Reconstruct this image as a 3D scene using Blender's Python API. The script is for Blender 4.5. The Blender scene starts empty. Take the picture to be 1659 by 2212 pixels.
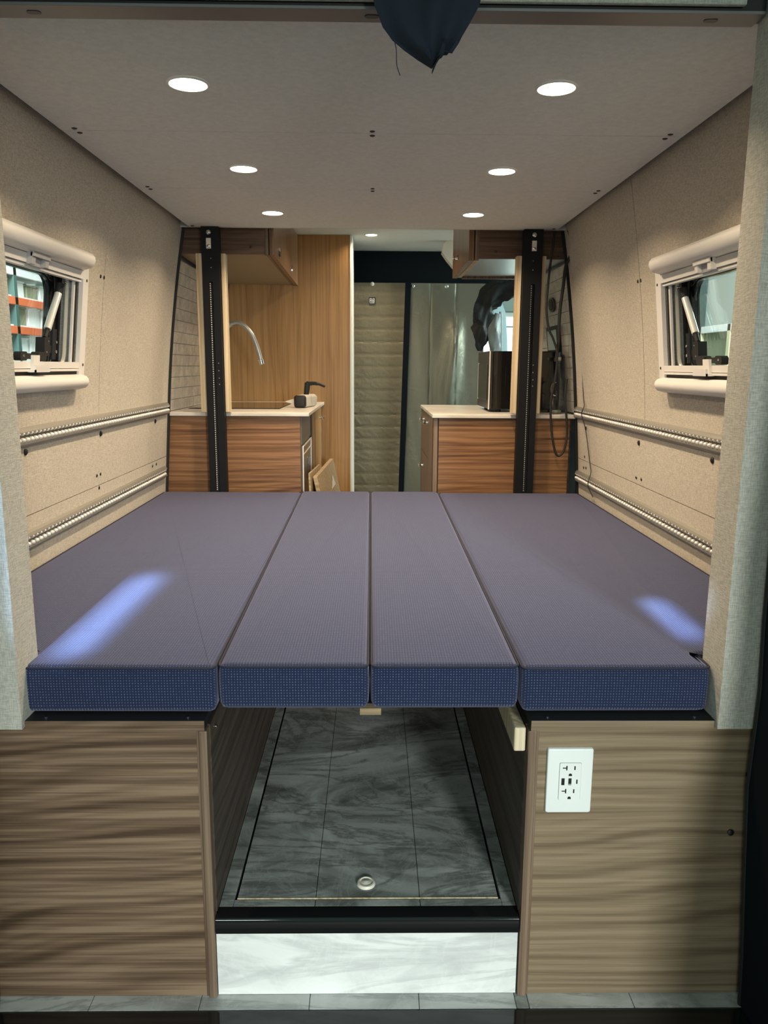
import bpy, bmesh, math, random
from mathutils import Vector, Matrix
random.seed(7)
C = bpy.context.scene.collection
PI = math.pi
# ------------------------------------------------------------------ camera
CAMZ = 1.1755
F, CX, CY = 1662.0, 829.5, 1106.0
pitch = math.atan(314 / F); yaw = math.atan(25 / F * math.cos(pitch)); roll = 0.006
fw = Vector((math.sin(yaw) * math.cos(pitch), math.cos(yaw) * math.cos(pitch), -math.sin(pitch)))
rt = Vector((math.cos(yaw), -math.sin(yaw), 0)); up = rt.cross(fw)
rt2 = rt * math.cos(roll) + up * math.sin(roll); up2 = up * math.cos(roll) - rt * math.sin(roll)
cd = bpy.data.cameras.new('camera'); cam = bpy.data.objects.new('camera', cd); C.objects.link(cam)
cam.matrix_world = Matrix(((rt2.x, up2.x, -fw.x, 0), (rt2.y, up2.y, -fw.y, 0), (rt2.z, up2.z, -fw.z, CAMZ), (0, 0, 0, 1)))
cd.sensor_fit = 'VERTICAL'; cd.sensor_height = 36.0; cd.lens = F / 2212 * 36.0; cd.clip_start = 0.02
bpy.context.scene.camera = cam
# ------------------------------------------------------------------ world, lamps, exposure
sc = bpy.context.scene
sc.view_settings.view_transform = 'Standard'; sc.view_settings.look = 'None'
sc.view_settings.exposure = 0.0; sc.view_settings.gamma = 1.0; sc.view_settings.use_curve_mapping = False
w = bpy.data.worlds.new('workshop_air'); sc.world = w; w.use_nodes = True
w.node_tree.nodes['Background'].inputs['Color'].default_value = (0.60, 0.95, 0.84, 1)
w.node_tree.nodes['Background'].inputs['Strength'].default_value = 0.25
LED_STRENGTH = 22.0
LED_COL = (1.0, 0.785, 0.53)
def area(name, loc, aim, sx, sy, power, col, spread=180, spin=0):
    d = bpy.data.lights.new(name, 'AREA'); d.shape = 'RECTANGLE'; d.size = sx; d.size_y = sy
    d.energy = power; d.color = col; d.spread = math.radians(spread)
    o = bpy.data.objects.new(name, d); C.objects.link(o); o.location = loc
    v = (Vector(aim) - Vector(loc)).normalized()
    q = v.to_track_quat('-Z', 'Y'); o.rotation_euler = q.to_euler()
    if spin: o.rotation_euler = (q.to_matrix() @ Matrix.Rotation(spin, 3, 'Z')).to_euler()
    return o
# daylight from the open workshop door behind the van
area('workshop_doorway_light', (1.30, -2.9, 1.35), (0.0, 1.3, 0.05), 0.45, 1.0, 13.5, (0.92, 1.0, 0.94), 52)
area('workshop_door_sidelight', (-1.0, -2.9, 1.35), (0.0, 1.3, 0.05), 0.6, 1.0, 3.6, (0.92, 1.0, 0.94), 52)
# added narrow beams with no known source, shaped to lay blue patches on cushions
area('patch_beam_left', (-0.565, -0.75, 2.75), (-0.557, 1.60, 0.657), 0.05, 0.36, 0.56, (0.45, 0.68, 1.0), 2.2)
area('patch_beam_right', (-0.45, -0.75, 2.75), (0.632, 1.55, 0.657), 0.025, 0.18, 0.135, (0.45, 0.68, 1.0), 1.6, 0.63)
# workshop bay lamps outside the side windows
area('bay_lamp_left', (-3.0, 6.5, 4.2), (-4.4, 9.5, 1.4), 1.5, 1.5, 620, (0.92, 1.0, 0.98))
area('side_door_daylight', (2.9, 4.1, 1.9), (0.5, 4.75, 1.25), 0.7, 0.9, 80, (0.84, 1.0, 0.92))
area('bay_lamp_right', (2.8, 6.0, 4.2), (5.0, 9.0, 1.2), 1.5, 1.5, 560, (0.92, 1.0, 0.96))
# ------------------------------------------------------------------ node materials
def mat(name, col=(0.5, 0.5, 0.5), rough=0.5, metal=0.0, emit=None, estr=0, spec=0.5, trans=0, coat=0, sheen=0):
    m = bpy.data.materials.new(name); m.use_nodes = True
    b = m.node_tree.nodes['Principled BSDF']
    b.inputs['Base Color'].default_value = (*col, 1); b.inputs['Roughness'].default_value = rough
    b.inputs['Metallic'].default_value = metal; b.inputs['Specular IOR Level'].default_value = spec
    b.inputs['Transmission Weight'].default_value = trans; b.inputs['Coat Weight'].default_value = coat
    b.inputs['Sheen Weight'].default_value = sheen
    if emit: b.inputs['Emission Color'].default_value = (*emit, 1); b.inputs['Emission Strength'].default_value = estr
    return m
class G:
    """tiny node graph helper"""
    def __init__(s, m):
        s.t = m.node_tree; s.b = s.t.nodes['Principled BSDF']
        s.co = s.t.nodes.new('ShaderNodeTexCoord'); s.rot = (0, 0, 0)
    def n(s, typ, **kw):
        n = s.t.nodes.new(typ)
        for k, v in kw.items():
            if k in n.inputs.keys(): n.inputs[k].default_value = v
            else: setattr(n, k, v)
        return n
    def l(s, a, b): s.t.links.new(a, b)
    def mapped(s, scale, loc=(0, 0, 0), rot=(0, 0, 0)):
        mp = s.n('ShaderNodeMapping'); mp.inputs['Scale'].default_value = scale; mp.inputs['Location'].default_value = loc; mp.inputs['Rotation'].default_value = s.rot
        s.l(s.co.outputs['Object'], mp.inputs['Vector']); return mp.outputs['Vector']
    def noise(s, scale, S=1.0, detail=3.0, dist=0.0, loc=(0, 0, 0), rough=0.5):
        n = s.n('ShaderNodeTexNoise'); n.inputs['Scale'].default_value = S; n.inputs['Detail'].default_value = detail
        n.inputs['Distortion'].default_value = dist; n.inputs['Roughness'].default_value = rough
        s.l(s.mapped(scale, loc), n.inputs['Vector']); return n.outputs['Fac']
    def math(s, op, a, b=None, c=None):
        n = s.n('ShaderNodeMath', operation=op)
        for i, v in enumerate((a, b, c)):
            if v is None: continue
            if isinstance(v, (int, float)): n.inputs[i].default_value = v
            else: s.l(v, n.inputs[i])
        return n.outputs[0]
    def ramp(s, fac, stops):
        r = s.n('ShaderNodeValToRGB'); e = r.color_ramp.elements
        while len(e) < len(stops): e.new(0.5)
        for el, (p, c) in zip(e, stops): el.position = p; el.color = (*c, 1)
        s.l(fac, r.inputs['Fac']); return r.outputs['Color']
    def mix(s, fac, a, b, blend='MIX'):
        n = s.n('ShaderNodeMix', data_type='RGBA', blend_type=blend)
        for i, v in ((0, fac), (6, a), (7, b)):
            if isinstance(v, (int, float)): n.inputs[i].default_value = v
            elif isinstance(v, tuple): n.inputs[i].default_value = (*v, 1)
            else: s.l(v, n.inputs[i])
        return n.outputs[2]
    def bump(s, h, strength=0.2, dist=0.002):
        n = s.n('ShaderNodeBump'); n.inputs['Strength'].default_value = strength; n.inputs['Distance'].default_value = dist
        s.l(h, n.inputs['Height']); s.l(n.outputs['Normal'], s.b.inputs['Normal'])
    def color(s, c): s.l(c, s.b.inputs['Base Color'])
    def xyz(s):
        n = s.n('ShaderNodeSeparateXYZ'); s.l(s.co.outputs['Object'], n.inputs[0]); return n.outputs

def linen(name, base, amp=0.095, rough=0.9):
    m = mat(name, base, rough, spec=0.2, sheen=0.15); g = G(m)
    h1 = g.noise((70, 70, 560), 1, 3); h2 = g.noise((560, 560, 70), 1, 3, loc=(3, 1, 2)); big = g.noise((9, 9, 9), 1, 2)
    s = g.math('ADD', h1, h2)
    f = g.math('MULTIPLY_ADD', big, 0.08, g.math('MULTIPLY', s, 0.83))
    lo = tuple(c * (1 - amp * 2.4) for c in base); hi = tuple(min(1, c * (1 + amp * 2.2)) for c in base)
    g.color(g.ramp(f, [(0.66, lo), (0.86, base), (1.0, hi)])); g.bump(s, 0.35, 0.0012)
    return m
def wood(name, dark, mid, light, grain='X', freq=26, across='Z', warp=1.0, rough=0.45, seed=0.0, coat=0.0, ringk=0.75):
    m = mat(name, mid, rough, spec=0.4, coat=coat); g = G(m)
    sc3 = {a: (1.0 if a == grain else 5.0) for a in 'XYZ'}
    def S(k, kk): return tuple(k if a == grain else kk for a in 'XYZ')
    L = (seed, seed * 1.7, seed * 0.6)
    low = g.noise(S(0.8, 3.6), 1, 2, 0.35, L, 0.4)
    c = g.xyz()['XYZ'.index(across)]
    c2 = g.xyz()[[i for i, a in enumerate('XYZ') if a not in (grain, across)][0]]
    v = g.math('MULTIPLY_ADD', low, 34.0 * warp, g.math('MULTIPLY', g.math('ADD', c, c2), freq * 5.0))
    r1 = g.math('POWER', g.math('MULTIPLY_ADD', g.math('SINE', v), 0.5, 0.5), 6.0)
    r2 = g.math('POWER', g.math('MULTIPLY_ADD', g.math('SINE', g.math('MULTIPLY', v, 2.7)), 0.5, 0.5), 2.0)
    fine = g.noise(S(6, 420), 1, 3, 0.1, L); mid_n = g.noise(S(1.1, 85), 1, 4, 0.15, L, 0.6); wide = g.noise(S(0.9, 11), 1, 2, 0.3, L)
    rings = g.math('MULTIPLY', g.math('ADD', g.math('MULTIPLY', r1, 0.34 * ringk), g.math('MULTIPLY', r2, 0.14 * ringk)), g.math('MULTIPLY_ADD', wide, 1.0, 0.15))
    t = g.math('ADD', rings, g.math('ADD', g.math('MULTIPLY', fine, 0.34), g.math('ADD', g.math('MULTIPLY', mid_n, 0.66), g.math('MULTIPLY', wide, 0.06))))
    g.color(g.ramp(t, [(0.46, light), (0.575, mid), (0.78, dark)]))
    g.bump(fine, 0.08, 0.0008)
    return m
def marble(name, base, vein, hi, scale=5.0, rough=0.3, spec=0.5, seed=0.0, rot=(0, 0, 0), stretch=0.7):
    m = mat(name, base, rough, spec=spec); g = G(m); g.rot = rot
    n = g.noise((scale * stretch, scale, scale), 1, 8, 1.6, (seed, seed, 0), 0.6)
    v = g.math('ABSOLUTE', g.math('SUBTRACT', g.noise((scale * stretch * 0.6, scale * 0.8, scale * 0.8), 1, 6, 2.2, (seed + 4, 2, 1), 0.62), 0.5))
    v2 = g.math('ABSOLUTE', g.math('SUBTRACT', g.noise((scale * 1.6, scale * 1.2, scale * 1.2), 1, 6, 1.8, (seed + 9, 5, 3), 0.6), 0.5))
    col = g.ramp(n, [(0.33, vein), (0.5, base), (0.68, hi)])
    col = g.mix(g.ramp(v, [(0.0, (0.75,) * 3), (0.045, (0, 0, 0))]), col, vein)
    col = g.mix(g.ramp(v2, [(0.0, (0.22,) * 3), (0.03, (0, 0, 0))]), col, hi)
    g.color(col); g.bump(n, 0.1, 0.001)
    return m
def woven(name):
    m = mat(name, (0.03, 0.05, 0.13), 0.85, spec=0.25, sheen=0.34); g = G(m)
    g.b.inputs['Sheen Roughness'].default_value = 0.55; g.b.inputs['Sheen Tint'].default_value = (0.70, 0.69, 1.0, 1)
    x, y, z = g.xyz(); k = 2 * PI / 0.0051
    sx = g.math('SINE', g.math('MULTIPLY', x, k)); sy = g.math('SINE', g.math('MULTIPLY', g.math('ADD', y, z), k))
    ax = g.math('SMOOTH_MIN', g.math('MULTIPLY_ADD', sx, 0.5, 0.5), 1.0, 0.0)
    ay = g.math('MULTIPLY_ADD', sy, 0.5, 0.5)
    f = g.math('MULTIPLY', g.math('POWER', ax, 1.5), g.math('MULTIPLY_ADD', g.math('POWER', ay, 1.3), 0.85, 0.15))
    nz = g.noise((320, 320, 320), 1, 2); f = g.math('MULTIPLY', f, g.math('MULTIPLY_ADD', nz, 1.1, 0.35))
    g.color(g.ramp(f, [(0.16, (0.008, 0.016, 0.055)), (0.5, (0.018, 0.031, 0.08)), (0.95, (0.17, 0.19, 0.25))]))
    g.bump(f, 0.5, 0.0012)
    return m
M = {}
M['wall'] = linen('beige_linen', (0.50, 0.45, 0.375))
M['pillar'] = linen('pillar_linen', (0.47, 0.45, 0.40))
M['ceiling'] = linen('ceiling_fabric', (0.70, 0.71, 0.72), 0.025)
M['kceil'] = mat('cab_headliner', (0.60, 0.63, 0.62), 0.9)
M['screw'] = mat('black_screw', (0.012, 0.012, 0.013), 0.35, spec=0.6)
M['black'] = mat('black_steel', (0.008, 0.009, 0.011), 0.5, spec=0.2)
M['gloss_black'] = mat('gloss_black', (0.010, 0.010, 0.011), 0.08, spec=0.6)
M['rubber'] = mat('black_rubber', (0.012, 0.012, 0.013), 0.6)
M['soft_black'] = mat('black_cloth', (0.006, 0.009, 0.012), 0.9, spec=0.1)
M['bunch'] = mat('charcoal_cloth', (0.014, 0.016, 0.018), 0.55, spec=0.35)
M['navy_cloth'] = mat('dark_navy_cloth', (0.026, 0.033, 0.048), 0.9, spec=0.15)
M['alu'] = mat('brushed_aluminium', (0.31, 0.295, 0.265), 0.42, 0.4)
M['groove'] = mat('dark_groove', (.09, .085, .075), .5)
M['alu_bright'] = mat('bright_aluminium', (0.90, 0.87, 0.82), 0.3, 0.3)
M['chrome'] = mat('chrome', (0.82, 0.82, 0.82), 0.1, 1.0)
M['white'] = mat('white_plastic', (0.80, 0.78, 0.76), 0.35)
M['outlet_white'] = mat('outlet_white', (0.84, 0.86, 0.85), 0.3)
M['grey_plastic'] = mat('grey_plastic', (0.42, 0.42, 0.44), 0.4)
M['cream'] = mat('cream_paint', (0.76, 0.72, 0.62), 0.35)
M['led'] = mat('led_glow', (1, 1, 1), 0.5, emit=LED_COL, estr=LED_STRENGTH)
M['walnut'] = wood('walnut_brown', (0.075, 0.045, 0.028), (0.17, 0.108, 0.069), (0.26, 0.175, 0.115), 'X', 22, 'Z', 1.0, 0.42, 1.0)
M['walnut_r'] = wood('walnut_pale', (0.155, 0.108, 0.066), (0.245, 0.178, 0.114), (0.30, 0.225, 0.148), 'X', 26, 'Z', 0.7, 0.36, 5.3)
M['walnut_v'] = wood('walnut_upright', (0.10, 0.06, 0.04), (0.175, 0.115, 0.078), (0.25, 0.175, 0.12), 'Z', 40, 'X', 0.5, 0.42, 2.0)
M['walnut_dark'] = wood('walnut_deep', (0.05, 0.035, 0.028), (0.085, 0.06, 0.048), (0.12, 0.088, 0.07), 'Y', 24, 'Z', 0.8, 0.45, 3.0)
M['teak'] = wood('orange_walnut', (0.070, 0.030, 0.013), (0.215, 0.105, 0.048), (0.32, 0.17, 0.083), 'X', 26, 'Z', 1.0, 0.4, 2.4, ringk=0.5)
M['teak_r'] = wood('orange_walnut_b', (0.075, 0.032, 0.013), (0.225, 0.11, 0.050), (0.335, 0.18, 0.087), 'X', 28, 'Z', 0.7, 0.4, 7.9, ringk=0.45)
M['walnut_shaded'] = wood('shade_darkened_walnut', (0.055, 0.03, 0.018), (0.115, 0.066, 0.042), (0.165, 0.10, 0.066), 'X', 26, 'Z', 0.8, 0.4, 6.6, ringk=0.5)  # walnut darkened to put under-ceiling shade into the overhead end panels
M['teak_y'] = wood('walnut_door', (0.10, 0.05, 0.026), (0.20, 0.112, 0.060), (0.28, 0.17, 0.095), 'Z', 22, 'Y', 0.8, 0.3, 3.4)
M['oak'] = wood('golden_oak', (0.26, 0.135, 0.047), (0.37, 0.205, 0.077), (0.43, 0.25, 0.103), 'Z', 30, 'X', 0.9, 0.38, 4.2, ringk=0.35)
M['pale_wood'] = wood('pale_batten', (0.50, 0.36, 0.20), (0.68, 0.55, 0.37), (0.78, 0.66, 0.48), 'Z', 40, 'X', 0.4, 0.6, 1.0)
M['ply'] = wood('plywood', (0.26, 0.18, 0.10), (0.40, 0.30, 0.18), (0.50, 0.39, 0.25), 'X', 24, 'Z', 0.7, 0.6, 6.0)
M['counter'] = mat('stone_counter', (0.66, 0.62, 0.57), 0.35); _g = G(M['counter']); _g.color(_g.ramp(_g.noise((4, 7, 7), 1, 6, 1.0), [(0.35, (0.58, 0.54, 0.49)), (0.6, (0.70, 0.66, 0.61))]))
M['tile_floor'] = marble('grey_marble', (0.46, 0.47, 0.46), (0.27, 0.28, 0.275), (0.62, 0.63, 0.62), 6.0, 0.28, rot=(0, 0, 0.5), stretch=0.35)
M['tile_dark'] = marble('aisle_marble', (0.33, 0.345, 0.33), (0.13, 0.135, 0.13), (0.56, 0.58, 0.56), 6.0, 0.22, seed=3.0, rot=(0, 0, 0.9), stretch=0.5)
M['tile_white'] = marble('white_marble', (0.84, 0.85, 0.84), (0.60, 0.61, 0.61), (0.92, 0.93, 0.92), 5.0, 0.25, seed=6.0, rot=(0, 0.35, 0), stretch=0.4)
M['splash'] = marble('splash_marble', (0.52, 0.50, 0.46), (0.40, 0.385, 0.355), (0.60, 0.575, 0.53), 9.0, 0.16, seed=2.0)
M['grout'] = mat('grout', (0.22, 0.21, 0.20), 0.9)
M['woven'] = woven('navy_weave')
M['seam'] = mat('dark_piping', (0.012, 0.016, 0.04), 0.8)
M['smoke_glass'] = mat('dark_glass', (0.02, 0.02, 0.02), 0.05, spec=0.8)
M['steel'] = mat('satin_steel', (0.46, 0.47, 0.45), 0.3, 0.6)
M['greywood'] = linen('grey_reveal', (0.33, 0.32, 0.30), 0.1)
M['beam_o'] = mat('orange_paint', (0.72, 0.16, 0.06), 0.5)
M['pale_box'] = mat('pale_carton', (0.78, 0.82, 0.80), 0.6)
M['teal_paint'] = mat('teal_paint', (0.06, 0.12, 0.11), 0.5)
M['olive'] = mat('olive_tarp', (0.22, 0.24, 0.15), 0.7)
M['mint'] = mat('mint_wall', (0.78, 0.85, 0.81), 0.8)
M['lightblue'] = mat('pale_blue_paint', (0.50, 0.70, 0.78), 0.35)
M['concrete'] = mat('concrete', (0.36, 0.37, 0.35), 0.7)
M['skin'] = mat('van_skin', (0.22, 0.23, 0.24), 0.5)
M['blue'] = mat('blue_plastic', (0.06, 0.12, 0.5), 0.4)
M['yellow'] = mat('yellow_edge', (0.66, 0.63, 0.42), 0.5)
def satin(name, base, rough, metal, k=1.0):
    m = mat(name, base, rough, metal, spec=0.5); g = G(m)
    h = g.noise((9, 30, 14), 1, 4, 1.2); h2 = g.noise((30, 60, 22), 1, 3, 0.8, (2, 0, 5)); g.bump(g.math('ADD', h, g.math('MULTIPLY', h2, 0.5)), 0.5 * k, 0.02)
    return m
M['quilt'] = satin('quilted_foil', (0.185, 0.165, 0.11), 0.5, 0.3, 0.4)
M['foil'] = satin('silver_foil', (0.23, 0.235, 0.19), 0.42, 0.45, 0.3)
gm = bpy.data.materials.new('clear_glass'); gm.use_nodes = True; nt = gm.node_tree; nt.nodes.clear()
o_ = nt.nodes.new('ShaderNodeOutputMaterial'); mx = nt.nodes.new('ShaderNodeMixShader'); tr = nt.nodes.new('ShaderNodeBsdfTransparent'); gl = nt.nodes.new('ShaderNodeBsdfGlossy'); lw = nt.nodes.new('ShaderNodeLayerWeight'); lm = nt.nodes.new('ShaderNodeMath')
tr.inputs[0].default_value = (0.96, 0.99, 0.98, 1); gl.inputs['Roughness'].default_value = 0.02; lw.inputs['Blend'].default_value = 0.25; lm.operation = 'MULTIPLY_ADD'; lm.inputs[1].default_value = 0.35; lm.inputs[2].default_value = 0.03
nt.links.new(lw.outputs['Facing'], lm.inputs[0]); nt.links.new(lm.outputs[0], mx.inputs[0]); nt.links.new(tr.outputs[0], mx.inputs[1]); nt.links.new(gl.outputs[0], mx.inputs[2]); nt.links.new(mx.outputs[0], o_.inputs[0])
M['glass'] = gm
# ------------------------------------------------------------------ mesh building
ORG = {}
def tag(o, label=None, cat=None, group=None, kind=None):
    if label: o['label'] = label
    if cat: o['category'] = cat
    if group: o['group'] = group
    if kind: o['kind'] = kind
    return o
def thing(name, loc, label, cat, group=None):
    o = bpy.data.objects.new(name, None); C.objects.link(o); o.location = loc; o.empty_display_size = 0.05
    ORG[o] = Vector(loc); return tag(o, label, cat, group)
class MB:
    def __init__(s): s.v = []; s.f = []; s.mi = []
    def add(s, vs, fs, mi=0):
        b = len(s.v); s.v += [tuple(p) for p in vs]; s.f += [tuple(i + b for i in f) for f in fs]; s.mi += [mi] * len(fs); return s
    def box(s, x0, x1, y0, y1, z0, z1, c=0.0, mi=0):
        x0, x1 = sorted((x0, x1)); y0, y1 = sorted((y0, y1)); z0, z1 = sorted((z0, z1))
        if c <= 0:
            vs = [(x, y, z) for x in (x0, x1) for y in (y0, y1) for z in (z0, z1)]
            return s.add(vs, [(0, 1, 3, 2), (4, 6, 7, 5), (0, 4, 5, 1), (2, 3, 7, 6), (0, 2, 6, 4), (1, 5, 7, 3)], mi)
        bm = bmesh.new(); bmesh.ops.create_cube(bm, size=1)
        for q in bm.verts: q.co = ((x0 + x1) / 2 + q.co.x * (x1 - x0), (y0 + y1) / 2 + q.co.y * (y1 - y0), (z0 + z1) / 2 + q.co.z * (z1 - z0))
        bmesh.ops.bevel(bm, geom=bm.edges[:], offset=min(c, (x1 - x0) * .45, (y1 - y0) * .45, (z1 - z0) * .45), segments=2, profile=0.5, affect='EDGES')
        s.bm(bm, mi); return s
    def bm(s, bm, mi=0):
        bm.verts.index_update(); s.add([q.co[:] for q in bm.verts], [[q.index for q in f.verts] for f in bm.faces], mi); bm.free(); return s
    def obox(s, c, ax, ay, az, hx, hy, hz, bev=0.0, mi=0):
        """oriented box: centre, three unit axes, half sizes"""
        b = MB().box(-hx, hx, -hy, hy, -hz, hz, bev); c = Vector(c); ax, ay, az = Vector(ax), Vector(ay), Vector(az)
        return s.add([c + ax * p[0] + ay * p[1] + az * p[2] for p in b.v], b.f, mi)
    def prism(s, pts, fn, t0, t1, mi=0):
        """2-D outline pts swept from t0 to t1; fn(u,v,t)->xyz"""
        n = len(pts); vs = [fn(u, v, t0) for u, v in pts] + [fn(u, v, t1) for u, v in pts]
        fs = [(i, (i + 1) % n, n + (i + 1) % n, n + i) for i in range(n)] + [tuple(reversed(range(n))), tuple(range(n, 2 * n))]
        return s.add(vs, fs, mi)
    def loft(s, rings, cap=True, mi=0):
        n = len(rings[0]); vs = [p for r in rings for p in r]; fs = []
        for k in range(len(rings) - 1):
            for i in range(n):
                a, b = k * n + i, k * n + (i + 1) % n; fs.append((a, b, b + n, a + n))
        if cap: fs += [tuple(reversed(range(n))), tuple(range((len(rings) - 1) * n, len(rings) * n))]
        return s.add(vs, fs, mi)
    def tube(s, path, r, seg=10, mi=0, cap=True):
        P = [Vector(p) for p in path]; R = r if isinstance(r, (list, tuple)) else [r] * len(P); rings = []; nrm = None
        for i, p in enumerate(P):
            t = (P[min(i + 1, len(P) - 1)] - P[max(i - 1, 0)]).normalized()
            if nrm is None: nrm = t.orthogonal().normalized()
            nrm = (nrm - t * nrm.dot(t)).normalized(); bn = t.cross(nrm)
            rings.append([p + (nrm * math.cos(a) + bn * math.sin(a)) * R[i] for a in [2 * PI * k / seg for k in range(seg)]])
        return s.loft(rings, cap, mi)
    def cyl(s, a, b, r, seg=16, mi=0): return s.tube([a, b], r, seg, mi)
    def lathe(s, c, prof, axis=(0, 0, 1), seg=24, mi=0):
        ax = Vector(axis).normalized(); u = ax.orthogonal().normalized(); v = ax.cross(u); c = Vector(c)
        return s.loft([[c + ax * h + (u * math.cos(t) + v * math.sin(t)) * max(r, 1e-5) for t in [2 * PI * k / seg for k in range(seg)]] for r, h in prof], True, mi)
    def grid(s, nu, nv, fn, mi=0):
        vs = [fn(i / nu, j / nv) for j in range(nv + 1) for i in range(nu + 1)]
        fs = [(j * (nu + 1) + i, j * (nu + 1) + i + 1, (j + 1) * (nu + 1) + i + 1, (j + 1) * (nu + 1) + i) for j in range(nv) for i in range(nu)]
        return s.add(vs, fs, mi)
    def build(s, name, m, parent=None, smooth=False, label=None, kind=None, origin=None):
        me = bpy.data.meshes.new(name)
        if parent is not None: org = ORG[parent]
        else:
            xs = [p[0] for p in s.v]; ys = [p[1] for p in s.v]; zs = [p[2] for p in s.v]
            org = Vector(origin) if origin else Vector(((min(xs) + max(xs)) / 2, (min(ys) + max(ys)) / 2, min(zs)))
        me.from_pydata([tuple(Vector(p) - org) for p in s.v], [], s.f)
        bm = bmesh.new(); bm.from_mesh(me); bmesh.ops.recalc_face_normals(bm, faces=bm.faces[:]); bm.to_mesh(me); bm.free()
        for k in (m if isinstance(m, (list, tuple)) else [m]): me.materials.append(M[k] if isinstance(k, str) else k)
        if len(me.materials) > 1: me.polygons.foreach_set('material_index', s.mi)
        if smooth:
            me.polygons.foreach_set('use_smooth', [True] * len(me.polygons))
            try: me.set_sharp_from_angle(angle=math.radians(40))
            except Exception: pass
        o = bpy.data.objects.new(name, me); C.objects.link(o)
        if parent is not None: o.parent = parent
        else: o.location = org
        ORG[o] = org
        return tag(o, label, None, None, kind)
def struct(o): o['kind'] = 'structure'; return o
def arc(cx, cy, r, a0, a1, n): return [(cx + r * math.cos(a0 + (a1 - a0) * i / n), cy + r * math.sin(a0 + (a1 - a0) * i / n)) for i in range(n + 1)]
def rrect(x0, x1, y0, y1, r, n=5):
    return arc(x1 - r, y1 - r, r, 0, PI / 2, n) + arc(x0 + r, y1 - r, r, PI / 2, PI, n) + arc(x0 + r, y0 + r, r, PI, 1.5 * PI, n) + arc(x1 - r, y0 + r, r, 1.5 * PI, 2 * PI, n)
def smooth_path(pts, n=8):
    P = [Vector(p) for p in pts]; out = []
    for i in range(len(P) - 1):
        a, b, c, d = P[max(i - 1, 0)], P[i], P[i + 1], P[min(i + 2, len(P) - 1)]
        for k in range(n):
            t = k / n; out.append(0.5 * ((2 * b) + (c - a) * t + (2 * a - 5 * b + 4 * c - d) * t * t + (3 * b - a - 3 * c + d) * t ** 3))
    return out + [P[-1]]
# ------------------------------------------------------------------ van walls
def wx(z):
    if z < 1.0: return .86 + (1.0 - z) * .07
    t = (z - 1.0) / .717
    return .86 - .05 * t - .04 * t * t
SEAM_Y, YF, YB, ZB, ZT = 2.432, 1.335, 3.255, 0.55, 1.750
WIN = (1.60, 2.23, 1.165, 1.432)
def wall_sheet(s, y0, y1, z0, z1, d0=0.0, d1=0.008, hole=None):
    """curved wall panel with real thickness, optional rectangular opening"""
    mb = MB()
    zs = [z0 + (z1 - z0) * i / 14 for i in range(15)] if z1 - z0 > 0.25 else [z0, (z0 + z1) / 2, z1]
    ys = [y0, y1]
    if hole: zs = sorted(set(zs + [hole[2], hole[3]])); ys = [y0, hole[0], hole[1], y1]
    def cell(a, b, c, e):
        ring = [(a, c), (b, c), (b, e), (a, e)]
        mb.add([(s * (wx(z) + d), y, z) for d in (d0, d1) for y, z in ring], [(0, 1, 2, 3), (7, 6, 5, 4), (0, 4, 5, 1), (1, 5, 6, 2), (2, 6, 7, 3), (3, 7, 4, 0)])
    for i in range(len(ys) - 1):
        for k in range(len(zs) - 1):
            if hole and i == 1 and zs[k] >= hole[2] - 1e-6 and zs[k + 1] <= hole[3] + 1e-6: continue
            cell(ys[i], ys[i + 1], zs[k], zs[k + 1])
    bm = bmesh.new(); vv = [bm.verts.new(p) for p in mb.v]
    for f in mb.f: bm.faces.new([vv[i] for i in f])
    bmesh.ops.remove_doubles(bm, verts=bm.verts[:], dist=1e-5)
    # drop the inner walls between cells
    dead = {}
    for f in bm.faces: dead.setdefault(tuple(sorted(q.index for q in f.verts)), []).append(f)
    bmesh.ops.delete(bm, geom=[f for l in dead.values() if len(l) > 1 for f in l], context='FACES_ONLY')
    out = MB(); out.bm(bm); return out
def screw(mb, s, y, z, r=0.0075, h=0.004):
    c = Vector((s * wx(z), y, z)); n = Vector((-s, 0, -0.15)).normalized()
    mb.lathe(c - n * 0.002, [(r, 0), (r, h), (r * 0.7, h + 0.0025), (r * 0.3, h + 0.003)], n, 12)
for s, side in ((-1, 'left'), (1, 'right')):
    wl = struct(wall_sheet(s, 0.9 if False else 1.30, 4.85 if s < 0 else 4.12, -0.02, 1.95, 0.05, 0.07, (1.58, 2.25, 1.15, 1.45)).build('wall_' + side, 'skin'))
    P = wl
    wall_sheet(s, YF, SEAM_Y - .002, 1.001, ZT, 0, .008, WIN).build('wall_panel', 'wall', P)
    wall_sheet(s, SEAM_Y + .002, YB, 1.001, ZT).build('wall_panel', 'wall', P)
    wall_sheet(s, YF, YB, .7995, .999).build('wall_panel', 'wall', P)
    wall_sheet(s, YF, YB, ZB, .797).build('wall_panel', 'wall', P)
    wall_sheet(s, YF, YB + .01, ZB, ZT, .012, .016, WIN).build('wall_backing', 'rubber', P)
    pts = [(2.398, 1.435), (2.428, 1.435), (1.915, .962), (2.45, .962), (3.07, .958), (2.42, .832), (2.452, .833), (2.441, .79), (3.046, .782), (3.10, .783)] if s < 0 else \
          [(2.45, 1.438), (2.425, 1.438), (3.12, .934), (2.486, .937), (1.935, .946), (3.148, .815), (3.165, .768), (3.13, .771), (2.514, .819), (2.465, .82)]
    for y, z in pts:
        big = z > .9 and z < 1; m_ = MB(); screw(m_, s, y, z, .0085 if big else .0065, .004 if big else .0015); m_.build('screw', 'screw', P, True)
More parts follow.
